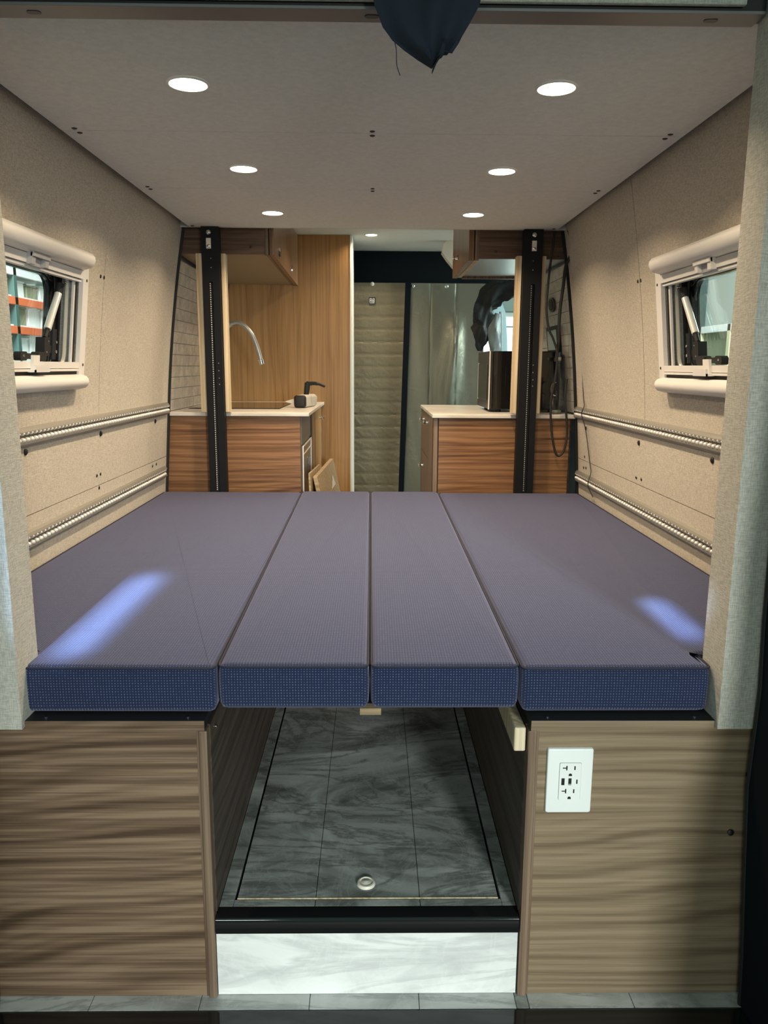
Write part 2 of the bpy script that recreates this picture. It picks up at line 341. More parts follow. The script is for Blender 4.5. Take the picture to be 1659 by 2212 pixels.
# ------------------------------------------------------------------ ceiling
ce = struct(MB().box(-.71, .71, 1.345, 3.225, 1.7235, 1.752).box(-.84, .84, 1.30, 3.232, 1.752, 1.765).build('ceiling', 'rubber'))  # backing coloured dark so the gap along the walls reads as shadow
for y0, y1 in ((1.345, 1.9525), (1.9545, 2.5425), (2.5445, 3.225)):
    MB().box(-.735, .735, y0, y1, 1.717, 1.7232, .0012).build('ceiling_panel', 'ceiling', ce)
for y in (1.9535, 2.5435):
    for x in (-.698, -.004, .698):
        for dy in (-.017, .017):
            MB().lathe((x + (0.0 if abs(x) < .1 else 0), y + dy, 1.7185), [(.0065, 0), (.0065, .0025), (.004, .004), (.001, .0042)], (0, 0, -1), 12).build('screw', 'screw', ce, True)
for x in (-.715, .715): MB().lathe((x, 3.20, 1.7185), [(.007, 0), (.007, .0025), (.002, .004)], (0, 0, -1), 12).build('screw', 'screw', ce, True)
MB().box(-.95, .95, 1.285, 4.95, 1.972, 1.985).build('roof_skin', 'skin', ce)
MB().box(-.86, .95, 3.236, 4.95, 1.862, 1.87).build('ceiling_panel', 'kceil', ce)
MB().box(-.80, .80, 3.226, 3.24, 1.717, 1.868).build('ceiling_riser', 'kceil', ce)
def downlight(x, y, z, label, r=.036, group='ceiling downlights', power=5.2):
    t = thing('ceiling_light', (x, y, z), label, 'light', group)
    prof = [(r, .0004), (r + .006, .0004), (r + .006, .002), (r + .003, .0042), (r + .001, .0042), (r, .002), (r, .0004)]
    MB().loft([[(x + q * math.cos(a), y + q * math.sin(a), z - h) for a in [2 * PI * k / 32 for k in range(32)]] for q, h in prof], cap=False).build('trim_ring', 'white', t, True)
    MB().lathe((x, y, z), [(r - .001, 0), (r - .001, .0012), (r * .7, .0016), (r * .3, .0018)], (0, 0, -1), 32).build('diffuser', 'led', t, True)
    d = bpy.data.lights.new('downlight_beam', 'AREA'); d.shape = 'DISK'; d.size = 2 * r - .004; d.energy = power; d.color = LED_COL; d.spread = math.radians(140)
    lo = bpy.data.objects.new('downlight_beam', d); C.objects.link(lo); lo.location = (x, y, z - .0028)
rows = [(1.635, 'nearest'), (2.289, 'middle'), (2.916, 'farthest')]
for y, nm in rows:
    for x, sd in ((-.363, 'left'), (.358, 'right')):
        downlight(x, y, 1.717, 'round warm downlight over the bed, %s of the three in the %s row' % (nm, sd))
downlight(-.013, 4.27, 1.862, 'small round downlight in the pale ceiling beyond the bed', .03, power=3.6)
downlight(-.013, 3.74, 1.862, 'round downlight in the kitchen ceiling behind the bed ceiling edge', .03, power=3.6)
# ------------------------------------------------------------------ rear doorway surround
for s, n in ((-1, 1), (1, 2)):
    prof = arc(.655, 1.262, .012, -PI / 2, 0, 4)
    pts = [(.607, 1.25)] + [(.64, 1.25)] + arc(.664, 1.264, .014, -PI / 2, -.35, 4) + [(.90, 1.285), (.90, 1.332), (.607, 1.332)]
    o = MB().prism(pts, lambda u, v, t: (s * u, v, t), .553, 1.95).build('trim_%d' % n, 'pillar'); struct(o)
o = struct(MB().box(-.575, .568, 1.287, 1.297, 1.7205, 1.97, .002).build('trim_3', 'pillar'))
o = struct(MB().box(-.603, .603, 1.297, 1.344, 1.7115, 1.7165, .001).build('trim_4', mat('grey_metal_strip', (0.21, 0.20, 0.20), 0.42, 0.5)))
for x in (-.527, -.004, .527):
    MB().prism(rrect(-.011, .011, -.006, .006, .0055), lambda u, v, t: (x + u, 1.321 + v, t), 1.7105, 1.713).build('screw', 'screw', o)
struct(MB().box(-.603, .603, 1.3, 1.31, 1.717, 1.97).build('trim_5', 'rubber'))
# torn cloth flap hanging from the header
def flap():
    L = [(-.02, 1.80), (.0, 1.70), (.012, 1.664), (.026, 1.642), (.043, 1.626), (.063, 1.611), (.083, 1.598)]
    Rr = [(.175, 1.80), (.155, 1.70), (.137, 1.664), (.126, 1.643), (.112, 1.6205), (.1005, 1.6195), (.0845, 1.5975)]
    mb = MB(); rows_ = 24; n = 20
    def at(lst, t):
        k = t * (len(lst) - 1); i = min(int(k), len(lst) - 2); f = k - i
        return (lst[i][0] * (1 - f) + lst[i + 1][0] * f, lst[i][1] * (1 - f) + lst[i + 1][1] * f)
    def fn(u, v, d=0):
        a, b = at(L, v), at(Rr, v); x = a[0] * (1 - u) + b[0] * u; z = a[1] * (1 - u) + b[1] * u
        y = 1.20 + .010 * math.sin(u * 7 + v * 3) + .006 * math.sin(u * 17 + 1) + .075 * (1 - v) ** 3
        if u > .72 and v > .5: y += .006; z += .003 * math.sin(u * 60)
        return (x, y + d, z)
    mb.grid(n, rows_, lambda u, v: fn(u, v)); mb.grid(n, rows_, lambda u, v: fn(u, v, .003))
    m = (n + 1) * (rows_ + 1)
    per = [i for i in range(n + 1)] + [(n + 1) * j + n for j in range(1, rows_ + 1)] + [(n + 1) * rows_ + i for i in range(n - 1, -1, -1)] + [(n + 1) * j for j in range(rows_ - 1, 0, -1)]
    mb.add([], []);
    for i in range(len(per)):
        a, b = per[i], per[(i + 1) % len(per)]; mb.f.append((a, b, b + m, a + m)); mb.mi.append(0)
    return mb
o = flap().build('fabric_flap', 'navy_cloth', None, True); tag(o, 'dark navy cloth flap with ragged pointed tip hanging from the top of the doorway', 'cloth')
th = MB().tube(smooth_path([(.026, 1.198, 1.64), (.031, 1.198, 1.62), (.032, 1.198, 1.60), (.037, 1.198, 1.585)]), .0006, 5).build('loose_thread', 'navy_cloth', o)
# ------------------------------------------------------------------ open rear doors (edges seen at the frame sides)
def door(n, s):
    prof = [(.006, .688, 1.05), (.107, .684, .98), (.3, .671, .82), (.45, .662, .66), (.63, .667, .40), (.75, .662, .30), (.92, .660, .28), (1.2, .675, .28), (1.6, .70, .28), (1.95, .72, .28)]  # depth outside the view flares downward, shaped to cast the curved cabinet shadow
    mb = MB(); rings = []
    for z, x, L in prof:
        pts = [(x, 1.236), (x + .002, 1.226), (x + .03 * L + .006, 1.23 - L), (x + .03 * L + .05, 1.24 - L), (x + .075, 1.228), (x + .24, 1.238), (x + .24, 1.246), (x + .01, 1.246)]
        rings.append([(s * u, v, z) for u, v in pts])
    mb.loft(rings); o = struct(mb.build('door_%d' % n, 'soft_black', None, True))
    MB().tube([(s * (x + .004), 1.236, z) for z, x, L in prof], .006, 8).build('door_seal', 'rubber', o, True)
door(1, -1); door(2, 1)
# ------------------------------------------------------------------ floors
fl = struct(MB().box(-.93, .93, 1.0, 4.95, -.05, -.006).build('floor', 'grout'))
xs = [-.90, -.525, -.321, -.116, .09, .272, .296, .493, .72, .90]
for a, b in zip(xs, xs[1:]):
    MB().box(a + .0006, b - .0006, 1.236, 1.34, -.006, 0, .0006).build('floor_tile', 'tile_floor' if b - a > .05 else 'tile_dark', fl)
o = struct(MB().box(-.95, .95, 1.08, 1.234, -.04, .0015, .004).build('trim_6', 'gloss_black'))
st = thing('step', (-.008, 1.27, 0), 'white marble step riser with black nosing under the bed', 'step')
MB().box(-.2905, .2755, 1.2715, 1.283, .0005, .134, .0008).build('riser_tile', 'tile_white', st)
nz = arc(1.276, .157, .008, PI / 2, PI, 4)
MB().prism([(1.3015, .165), (1.3015, .134), (1.268, .134), (1.268, .152)] + [(1.268 + .006 * (1 - math.cos(a)), .159 + .006 * math.sin(a)) for a in (.3, .7, 1.1, 1.5)], lambda u, v, t: (t, u, v), -.2900, .2760).build('nosing', 'gloss_black', st, True)
MB().box(-.2900, .2760, 1.2835, 4.9, -.004, .1335).build('step_core', 'rubber', st)
ZA = .165
def tile_strip(x0, x1, y0, y1, p): MB().box(x0, x1, y0, y1, .1335, ZA, .0008).build('floor_tile', 'tile_dark', p)
tile_strip(-.29, -.264, 1.302, 3.24, fl); tile_strip(.25, .276, 1.302, 3.24, fl)
for a, b in ((-.2635, -.1087), (-.1075, .0925), (.0937, .2495)): tile_strip(a, b, 1.302, 1.321, fl)
for a, b in ((-.264, -.1087), (-.1075, .0925), (.0937, .25)): tile_strip(a, b, 2.905, 3.24, fl)
for k in range(8): tile_strip(-.29 + .0 , -.02, 3.245 + .2 * k, 3.443 + .2 * k, fl); tile_strip(-.018, .276, 3.245 + .2 * k, 3.443 + .2 * k, fl)
ht = thing('floor_hatch', (-.008, 1.327, .134), 'grey marble tiled floor hatch in the aisle with a round finger pull', 'hatch')
for a, b in ((-.259, -.1085), (-.1075, .0925), (.0935, .245)): MB().box(a, b, 1.3262, 2.90, .1345, ZA, .0008).build('hatch_tile', 'tile_dark', ht)
MB().box(-.259, .245, 1.3235, 1.3258, .1345, ZA + .0006).build('edge_strip', 'pale_wood', ht)
kb = MB().lathe((-.011, 1.366, ZA - .001), [(.0185, 0), (.0185, .003), (.0165, .006), (.0135, .0065), (.0125, .005), (.009, .0055), (.004, .0075), (.001, .008)], (0, 0, 1), 28).build('finger_pull', 'cream', ht, True)
# ------------------------------------------------------------------ bed base cabinets
def bed_base(s, xi, label, m, xl):
    X = lambda v: s * v
    xo = .86
    t = thing('bed_cabinet', (s * .58, 1.27, 0), label, 'cabinet', 'bed base cabinets')
    MB().box(X(xi + .016), X(xo), 1.27, 1.288, .0005, .543).build('front_panel', m, t)
    MB().box(X(xi + .001), X(xi + .0155), 1.264, 1.288, .0005, .542, .0008).build('stile', 'walnut_v', t)
    MB().box(X(xi + .0165), X(xi + .0205), 1.2685, 1.272, .0005, .5425).build('stile_bead', 'walnut_v', t)
    tb = MB().box(X(xi + .004), X(.622), 1.262, 1.334, .5445, .5635, .0008).box(X(xi + .004), X(.872), 1.334, 3.20, .5445, .5635, .0008).build('top_board', ['rubber'], t)
    MB().box(X(xi + .004), X(.622), 1.2605, 1.2619, .5445, .5632).build('edge_band', m, t)
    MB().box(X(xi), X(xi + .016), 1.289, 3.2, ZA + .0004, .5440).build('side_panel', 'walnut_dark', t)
    MB().box(X(xi + .02), X(xo), 3.18, 3.198, .0005, .544).build('back_panel', m, t)
    for x, y in ((xi + .035, 1.268), (.575, 1.268)): MB().lathe((X(x), y + .006, .5635), [(.003, 0), (.003, .001), (.001, .0015)], (0, 0, 1), 10).build('screw', 'chrome', t, True)
    return t
bl = bed_base(-1, .2905, 'dark walnut cabinet under the left side of the bed', 'walnut', -.63)
br = bed_base(1, .277, 'paler walnut cabinet with a power outlet under the right side of the bed', 'walnut_r', .62)
MB().box(.2545, .2755, 1.275, 2.4, .4975, .543, .003).build('cleat', 'pale_wood', br, label='pale wooden support cleat')
for y, z, x in ((1.269, .455, .681), (1.269, .340, .658)): MB().lathe((x, y, z), [(.006, 0), (.006, .002), (.002, .004)], (0, -1, 0), 12).build('screw', 'screw', br, True)
MB().lathe((-.2895, 1.33, .52), [(.004, 0), (.004, .002), (.001, .003)], (1, 0, 0), 10).build('screw', 'chrome', bl, True)
o = MB().box(-.272, .262, 1.312, 3.19, .5655, .5735).build('bed_platform', 'rubber'); tag(o, 'dark board bridging the aisle below the two middle cushions', 'board')
MB().box(-.022, .016, 1.292, 1.3115, .560, .5725).build('front_tab', 'ply', o, label='pale wooden tab under the middle gap')
# power outlet
po = thing('power_outlet', (.3545, 1.27, .449), 'white power outlet with usb ports on the right walnut cabinet front', 'outlet')
def oz(z): return z
px0, px1, pz0, pz1 = .3155, .3975, .384, .510
px0, px1, pz0, pz1 = f_ = (.3135, .3958, .3835, .5085)
MB().loft([[(x, y, z) for x, z in rrect(px0 + i, px1 - i, pz0 + i, pz1 - i, .004 - i * .2)] for i, y in ((0, 1.2698), (0, 1.2655), (.001, 1.2638), (.003, 1.2632))]).build('cover_plate', 'outlet_white', po, True)
cx, cz = (px0 + px1) / 2 + .0005, (pz0 + pz1) / 2
MB().prism(rrect(-.0200, .0200, -.0365, .0365, .003), lambda u, v, t: (cx + u, t, cz + v), 1.2628, 1.2640).build('recess_line', 'grey_plastic', po)
rc = MB().prism(rrect(-.0193, .0193, -.0358, .0358, .0028), lambda u, v, t: (cx + u, t, cz + v), 1.2615, 1.2638).build('receptacle', 'outlet_white', po)
sl = MB()
def slot(u0, u1, v0, v1, r=.0003): sl.prism(rrect(cx + u0, cx + u1, cz + v0, cz + v1, r, 3), lambda u, v, t: (u, t, v), 1.2611, 1.2620)
for dz in (.0265, -.0185):
    slot(-.0080, -.0058, dz - .0043, dz + .0043); slot(-.0142, -.0078, dz - .0009, dz + .0009); slot(.0065, .0088, dz - .0037, dz + .0037)
    sl.prism([(cx - .003, cz + dz - .0155)] + [(cx + .003, cz + dz - .0155)] + arc(cx, cz + dz - .0135, .003, 0, PI, 8), lambda u, v, t: (u, t, v), 1.2611, 1.2620)
slot(-.0155, -.0098, -.0066, .0066); slot(-.0030, .0026, -.0066, .0066); slot(.0112, .0136, -.0043, .0043, .0011)
sl.build('socket_slots', 'screw', rc)
MB().box(cx - .0028, cx + .0024, 1.2607, 1.2611, cz - .0052, cz - .0044).build('usb_tongue', 'outlet_white', rc)
# ------------------------------------------------------------------ mattress cushions
def offset(pts, d):
    n = len(pts); out = []
    for i in range(n):
        a, b, c = Vector(pts[i - 1]), Vector(pts[i]), Vector(pts[(i + 1) % n])
        e1 = (b - a).normalized(); e2 = (c - b).normalized(); n1 = Vector((-e1.y, e1.x)); n2 = Vector((-e2.y, e2.x))
        k = (n1 + n2); k = k / max(k.dot(n1), .35) if k.length > 1e-6 else n1
        out.append(b + k * d)
    return out
def round_poly(pts, r, n=5):
    out = []
    for i in range(len(pts)):
        a, b, c = Vector(pts[i - 1]), Vector(pts[i]), Vector(pts[(i + 1) % len(pts)])
        p, q = b + (a - b).normalized() * r, b + (c - b).normalized() * r
        for k in range(n + 1):
            t = k / n; out.append(p * (1 - t) ** 2 + b * 2 * t * (1 - t) + q * t * t)
    return out
def subdiv(pts, step):
    out = []
    for i in range(len(pts)):
        a, b = Vector(pts[i]), Vector(pts[(i + 1) % len(pts)]); k = max(1, int((b - a).length / step))
        out += [a + (b - a) * j / k for j in range(k)]
    return out
def cushion(pts, z0, z1, label, sag=None):
    base = subdiv(round_poly(pts, .016), .05); t = None
    xs_ = [p[0] for p in pts]; ys_ = [p[1] for p in pts]
    t = thing('mattress_cushion', ((min(xs_) + max(xs_)) / 2, min(ys_), z0), label, 'cushion', 'bed cushions')
    H = z1 - z0; e = .012; prof = [(e, 0), (e * .35, e * .35), (0, e), (-.001, H * .35), (-.0015, H * .6), (-.0005, H - e), (e * .25, H - e * .35), (e * .8, H), (.0125, H + .0003)]
    rings = []
    for d, h in prof:
        rings.append([(p.x, p.y, z0 + h + (sag(p.x) if sag and h < H * .5 else 0)) for p in offset(base, d)])
    MB().loft(rings).build('cover', 'woven', t, True)
    loop = [(p.x, p.y, z1 - .004) for p in offset(base, .0005)]; loop.append(loop[0])
    MB().tube(loop, .0022, 6).build('piping', 'seam', t, True)
YC0, YC1 = 1.283, 3.198
cushion([(-.626, YC0), (-.277, YC0 - .002), (-.2985, YC1), (-.876, YC1), (-.876, 1.352), (-.606, 1.352)][0:1] + [(-.277, YC0 - .002), (-.300, YC1), (-.876, YC1), (-.876, 1.350), (-.618, 1.350)], .567, .656, 'wide navy woven cushion along the left wall of the bed')
cushion([(-.271, YC0 - .004), (-.0065, YC0 - .004), (-.0125, YC1), (-.297, YC1)], .575, .660, 'narrow navy woven cushion, left of the middle gap')
cushion([(-.002, YC0 - .004), (.260, YC0 - .003), (.273, YC1), (-.0085, YC1)], .575, .660, 'narrow navy woven cushion, right of the middle gap')
cushion([(.266, YC0), (.604, YC0 + .002), (.604, 1.342), (.596, 1.350), (.868, 1.368), (.868, YC1), (.277, YC1)], .567, .655, 'wide navy woven cushion along the right wall of the bed')
# ------------------------------------------------------------------ cargo rails on the walls
def rail(s, zc, label, y1):
    y0 = 1.34
    t = thing('cargo_rail', (s * wx(zc), y0, zc), label, 'rail', 'wall cargo rails')
    P = lambda d, h: (s * (wx(zc) - d), zc + h)
    nx = lambda d, h, y: (P(d, h)[0], y, P(d, h)[1])
    # half-round extrusion: top flank, flat channel, bottom flank
    prof = [(0, .026), (.004, .025), (.010, .021), (.0135, .015), (.014, .0125), (.006, .0125), (.006, -.0125), (.014, -.0125), (.0135, -.016), (.009, -.021), (.003, -.024), (0, -.0245)]
    n_ = len(prof); mb = MB()
    mb.prism(prof, lambda u, v, tt: nx(u, v, tt), y0, y1)
    mb.build('rail_body', 'alu', t)
    p = .0240; k = int((y1 - y0) / p)
    for sg, nm in ((1, 'upper_lip'), (-1, 'lower_lip')):
        lip = MB(); r = .0082
        for i in range(k):
            yc = y0 + (i + .5) * p
            q = [(yc - p / 2, .0128), (yc - p / 2, .007), (yc - r, .007)] + [(yc + r * math.cos(a), .007 + .004 * math.sin(a)) for a in [PI - PI * j / 6 for j in range(1, 6)]] + [(yc + r, .007), (yc + p / 2, .007), (yc + p / 2, .0128)]
            lip.prism(q, lambda u, v, tt: nx(tt, sg * v, u), .0062, .0135)
        lip.build(nm, 'alu', t)
    MB().prism([(.0061, -.0124), (.0066, -.0124), (.0066, .0124), (.0061, .0124)], lambda u, v, tt: nx(u, v, tt), y0, y1).build('groove', 'groove', t)
    beads = MB()
    for i in range(k):
        yc = y0 + (i + .5) * p
        beads.lathe((P(.0065, 0)[0], yc, zc - .0065), [(.0066, 0), (.0065, .005), (.0052, .0085), (.003, .0102), (.001, .0108)], (-s, 0, .3), 8)
        beads.lathe((P(.0065, 0)[0], yc, zc + .0090), [(.0042, 0), (.004, .006), (.0022, .0095), (.001, .010)], (-s, 0, .3), 6)
    o = beads.build('glint_beads', 'alu_bright', t, True, kind='stuff')  # proud bright beads imitate the glints of light inside the rail holes
    for y in (1.72 + .55, 2.95): MB().lathe((P(.006, 0)[0], y, zc), [(.006, 0), (.006, .004), (.002, .006)], (-s, 0, 0), 10).build('screw', 'chrome', t, True)
rail(-1, .999, 'upper perforated aluminium cargo rail on the left wall', 3.238); rail(-1, .735, 'lower perforated aluminium cargo rail on the left wall, just above the bed', 3.225)
rail(1, .990, 'upper perforated aluminium cargo rail on the right wall', 3.262); rail(1, .720, 'lower perforated aluminium cargo rail on the right wall, just above the bed', 3.262)
# ------------------------------------------------------------------ side windows with blinds
def window(n, s):
    Q = lambda d, y, z: (s * (wx(z) + d), y, z)
    y0, y1, z0, z1 = WIN
    def bx(mb, d0, d1, a, b, c, e):
        mb.add([Q(d, y, z) for d in (d0, d1) for y in (a, b) for z in (c, e)], [(0, 1, 3, 2), (4, 6, 7, 5), (0, 4, 5, 1), (2, 3, 7, 6), (0, 2, 6, 4), (1, 5, 7, 3)]); return mb
    root = struct(bx(bx(MB(), -.012, 0, y1, y1 + .040, z0 - .03, z1 + .02), -.012, 0, y0 - .04, y0, z0 - .03, z1 + .02).build('window_%d' % n, 'white'))
    bx(bx(bx(bx(MB(), .001, .05, y1, y1 + .004, z0, z1), .001, .05, y0 - .004, y0, z0, z1), .001, .05, y0, y1, z1, z1 + .004), .001, .05, y0, y1, z0 - .004, z0).build('reveal', 'greywood', root)
    # white guide channels
    bx(bx(MB(), .004, .010, y1 - .022, y1 - .010, z0 + .01, z1 - .01), .002, .012, y1 - .004, y1 - .001, z0, z1).build('guide_channel', 'white', root)
    bx(MB(), .001, .012, y1 - .012, y1 - .005, z0, z1).build('guide_gasket', 'rubber', root)
    # rounded trim hoop
    hoop = [Q(.026, y, z) for y, z in rrect(y0 + .03, y1 - .012, z0 + .006, z1 - .006, .04, 6)]; hoop.append(hoop[0])
    MB().tube(hoop, .006, 8).build('trim_hoop', 'cream', root, True)
    # black outer sash with rounded opening
    oy0, oy1, oz0, oz1 = y0 - .02, y1 + .012, z0 - .02, z1 + .02
    inn = rrect(y0 + .07, y1 - .068, z0 + .006, z1 - .022, .05, 6); out = rrect(oy0, oy1, oz0, oz1, .02, 6); mid = rrect(y0 + .05, y1 - .048, z0 + .000, z1 - .012, .06, 6)
    rings = [[Q(d, y, z) for y, z in L] for d, L in ((.058, out), (.046, out), (.046, mid), (.052, inn), (.066, inn), (.066, out), (.058, out))]
    MB().loft(rings, cap=False).build('sash', 'gloss_black', root, True)
    MB().loft([[Q(d, y, z) for y, z in inn] for d in (.056, .060)]).build('glass_pane', 'glass', root)
    sealp = [Q(.053, y, z) for y, z in rrect(y0 + .072, y1 - .070, z0 + .008, z1 - .024, .05, 6)]; sealp.append(sealp[0])
    MB().tube(sealp, .004, 6).build('pane_edge', 'glass', root, True)
    # stay strut and hinge block
    MB().tube([Q(.030, 2.175, 1.372), Q(.028, 2.105, 1.268)], .0095, 14).build('stay_strut', 'alu_bright', root, True)
    MB().tube([Q(.030, 2.178, 1.392), Q(.030, 2.172, 1.366)], .0108, 12).tube([Q(.028, 2.108, 1.272), Q(.028, 2.092, 1.246)], .0065, 10).build('strut_end', 'rubber', root, True)
    hb = MB(); bx(hb, .016, .040, 2.062, 2.095, 1.198, 1.246); bx(hb, .026, .040, 2.095, 2.145, 1.206, 1.226)
    hb.tube([Q(.026, 2.14, 1.19), Q(.026, 2.142, 1.27)], .008, 10); hb.build('hinge_block', 'rubber', root, True)
    for a, b in ((2.142, 1.235), (2.142, 1.21), (2.088, 1.236), (2.078, 1.208), (2.19, 1.395)): MB().lathe(Q(.017, a, b), [(.004, -.006), (.004, 0), (.001, .002)], (-s, 0, 0), 10).build('rivet', 'chrome', root, True)
    lt = MB().prism(rrect(1.915, 1.955, 1.185, 1.207, .010), lambda u, v, t: Q(t, u, v), .012, .030)
    lt.prism(rrect(1.945, 2.045, 1.189, 1.203, .004), lambda u, v, t: Q(t, u, v), .016, .028); lt.prism(rrect(2.015, 2.068, 1.184, 1.208, .011), lambda u, v, t: Q(t, u, v), .012, .032)
    lt.build('latch', 'rubber', root, True)
    MB().lathe(Q(.011, 1.933, 1.197), [(.004, -.004), (.003, 0), (.001, .001)], (-s, 0, 0), 10).build('rivet', 'chrome', root, True)
    # blind cassettes (capsule profile with rounded ends), rails and pulls
    def cassette(za, zb, ya, yb, dep, nm, tilt):
        cz_ = (za + zb) / 2; hz = (zb - za) / 2; rings = []
        for y, k in ((ya, .35), (ya + .006, .75), (ya + .016, 1), (yb - .016, 1), (yb - .006, .75), (yb, .35)):
            prof = [(-.001, -1), (-.45, -1), (-.8, -.78), (-.96, -.4), (-1, 0), (-.96, .4), (-.8, .78), (-.45, 1), (-.001, 1)]
            rings.append([Q(u * dep * (k if u < -.01 else 1), y, cz_ + v * hz * (k * .6 + .4)) for u, v in prof])
        MB().loft(rings).build(nm, 'white', root, True)
    cassette(1.432, 1.479, 1.50, 2.228, .050, 'blind_cassette', 0); cassette(1.108, 1.149, 1.50, 2.246, .042, 'blind_cassette', 0)
    bx(bx(MB(), -.013, .010, y0, y1 - .001, 1.409, 1.4305), -.008, .006, y0, y1 - .001, 1.401, 1.407).build('blind_rail', 'white', root)
    bx(bx(MB(), -.013, .006, y0, y1 - .001, 1.166, 1.183), -.017, .004, y0, y1 - .001, 1.1585, 1.1645).build('blind_rail', 'white', root)
    bx(MB(), -.006, .004, y0, y1, 1.150, 1.158).build('rail_gap', 'rubber', root)
    ph = MB(); bx(ph, -.026, -.013, 1.872, 1.892, 1.406, 1.432); bx(ph, -.026, -.013, 1.948, 1.966, 1.406, 1.430); bx(ph, -.030, -.022, 1.872, 1.966, 1.423, 1.433)
    ph.build('pull_handle', 'grey_plastic' if s < 0 else 'white', root)
    bx(MB(), -.016, -.0125, 1.893, 1.948, 1.405, 1.424).build('pull_recess', 'grey_plastic', root)
    ct = MB(); bx(ct, -.034, -.013, 1.90, 1.978, 1.157, 1.163); bx(ct, -.034, -.029, 1.90, 1.978, 1.157, 1.174); bx(ct, -.020, -.013, 1.915, 1.950, 1.160, 1.198)
    ct.build('blind_catch', 'white', root)
    for z in (1.408, 1.176): MB().lathe(Q(-.012, y1 + .026, z), [(.0045, 0), (.004, .002), (.001, .003)], (-s, 0, 0), 10).build('screw', mat('dark_brass', (.12, .09, .05), .35, .9), root, True)
window(1, -1); window(2, 1)
# ------------------------------------------------------------------ bed lift posts
def post(s, x0, x1, label):
    xc = (x0 + x1) / 2; t = thing('lift_post', (xc, 3.225, .55), label, 'post', 'black bed lift posts')
    w_ = (x1 - x0) / 2
    slot_ = (-.010, .006) if s < 0 else (-.004, .012)
    # channel: face split around a long slot
    a0, a1 = xc + slot_[0], xc + slot_[1]
    zt = 1.505
    mb = MB().box(x0, a0, 3.205, 3.209, .10, zt).box(a1, x1, 3.205, 3.209, .10, zt).box(x0, x1, 3.205, 3.209, zt, 1.7155).box(x0, x0 + .004, 3.209, 3.245, .10, 1.7155).box(x1 - .004, x1, 3.209, 3.245, .10, 1.7155).box(x0, x1, 3.241, 3.245, .10, 1.7155)
    mb.build('channel', 'black', t)
    MB().box(a0 - .002, a1 + .002, 3.228, 3.2295, .12, zt).build('rack_back', 'rubber', t)
    xt = a0 + .002
    tm = MB()
    for i in range(95): z = .66 + i * .0089; tm.box(xt, xt + .0030, 3.212, 3.222, z, z + .0048)
    tm.build('rack_teeth', 'alu_bright', t, kind='stuff')
    bx_ = xc + (-.006 if s < 0 else .003)
    MB().lathe((bx_ - .001 * s, 3.205, 1.694), [(.009, 0), (.009, .003), (.006, .006), (.001, .007)], (0, -1, 0), 16).build('bolt', 'chrome', t, True)
    MB().box(bx_ - .0095, bx_ + .0095, 3.2025, 3.205, 1.632, 1.672, .001).build('bracket_plate', 'cream', t)
    MB().lathe((bx_, 3.2025, 1.641), [(.007, 0), (.007, .003), (.004, .005), (.001, .0055)], (0, -1, 0), 16).build('bolt', 'chrome', t, True)
    for z, dx in ((1.56, .001), (1.595, .001), (1.185, .018), (1.155, .018), (1.125, .019), (1.10, .019)):
        MB().lathe((xc + dx, 3.205, z), [(.0025, 0), (.002, .002), (.0005, .0025)], (0, -1, 0), 8).build('rivet', 'alu', t, True)
post(-1, -.684, -.614, 'black steel bed lift post at the left kitchen cabinet'); post(1, .600, .676, 'black steel bed lift post at the right kitchen cabinet')
for x0, x1, lb in ((-.713, -.6865, 'pale wooden batten on the left side of the left post'), (-.6125, -.594, 'pale wooden batten on the right side of the left post'), (.577, .598, 'pale wooden batten on the left side of the right post'), (.678, .696, 'pale wooden batten on the right side of the right post')):
    pts = [(3.250, .9835), (3.250, 1.617), (3.268, 1.610), (3.268, .9835)]
    o = MB().box(x0, x1, 3.2255, 3.2655, .9855, 1.617, .002).build('wood_batten', 'pale_wood'); tag(o, lb, 'batten', 'battens beside the lift posts')
# ------------------------------------------------------------------ kitchen, left side
YP, YK = 3.28, 4.29
kt = thing('base_cabinet', (-.58, 3.6, 0), 'left kitchen base cabinet with orange walnut end panel', 'cabinet')
MB().box(-.884, -.310, YP, YP + .018, .166, .966).build('end_panel', 'teak', kt)
MB().box(-.86, -.309, YP + .0185, 4.28, .166, .966).build('carcass', mat('grey_brown', (.20, .17, .14), .3), kt)
MB().box(-.3086, -.3055, YP + .0185, 3.76, .845, .966).build('side_rail', mat('grey_brown_b', (.17, .15, .13), .4), kt)
fr = MB(); X_ = -.302
fr.box(-.3085, X_, 3.305, 3.740, .180, .835, .001); dr = fr.build('fridge_door', mat('bronze_panel', (.20, .17, .13), .28, .3), kt)
m_ = MB(); m_.box(X_, X_ + .004, 3.300, 3.306, .18, .838).box(X_, X_ + .004, 3.738, 3.744, .18, .838).box(X_, X_ + .004, 3.306, 3.738, .832, .838).box(X_, X_ + .003, 3.306, 3.738, .797, .801); m_.build('chrome_frame', 'alu_bright', dr)
MB().box(X_ - .001, X_ + .012, 3.54, 3.555, .665, .765, .003).build('handle', 'chrome', dr)
MB().box(-.3088, -.3035, 3.76, 3.85, .12, .962).build('filler_strip', 'rubber', kt)
od = MB().box(-.3085, -.287, 3.852, 4.278, .18, .957, .001).build('door', 'oak', kt)
def knob(x, y, z, sx, parent, nm='knob'):
    MB().lathe((x, y, z), [(.012, 0), (.012, .002), (.006, .003), (.005, .012), (.009, .015), (.011, .020), (.009, .025), (.003, .027)], (sx, 0, 0), 18).build(nm, 'chrome', parent, True)
knob(-.287, 4.15, .905, 1, od)
MB().box(-.287, -.285, 4.253, 4.259, .64, .86).build('edge_pull', 'alu', od)
o = MB().box(-.872, -.270, 3.262, 4.288, .967, .9825, .0025).build('countertop', 'counter'); tag(o, 'pale stone countertop of the left kitchen cabinet', 'countertop')
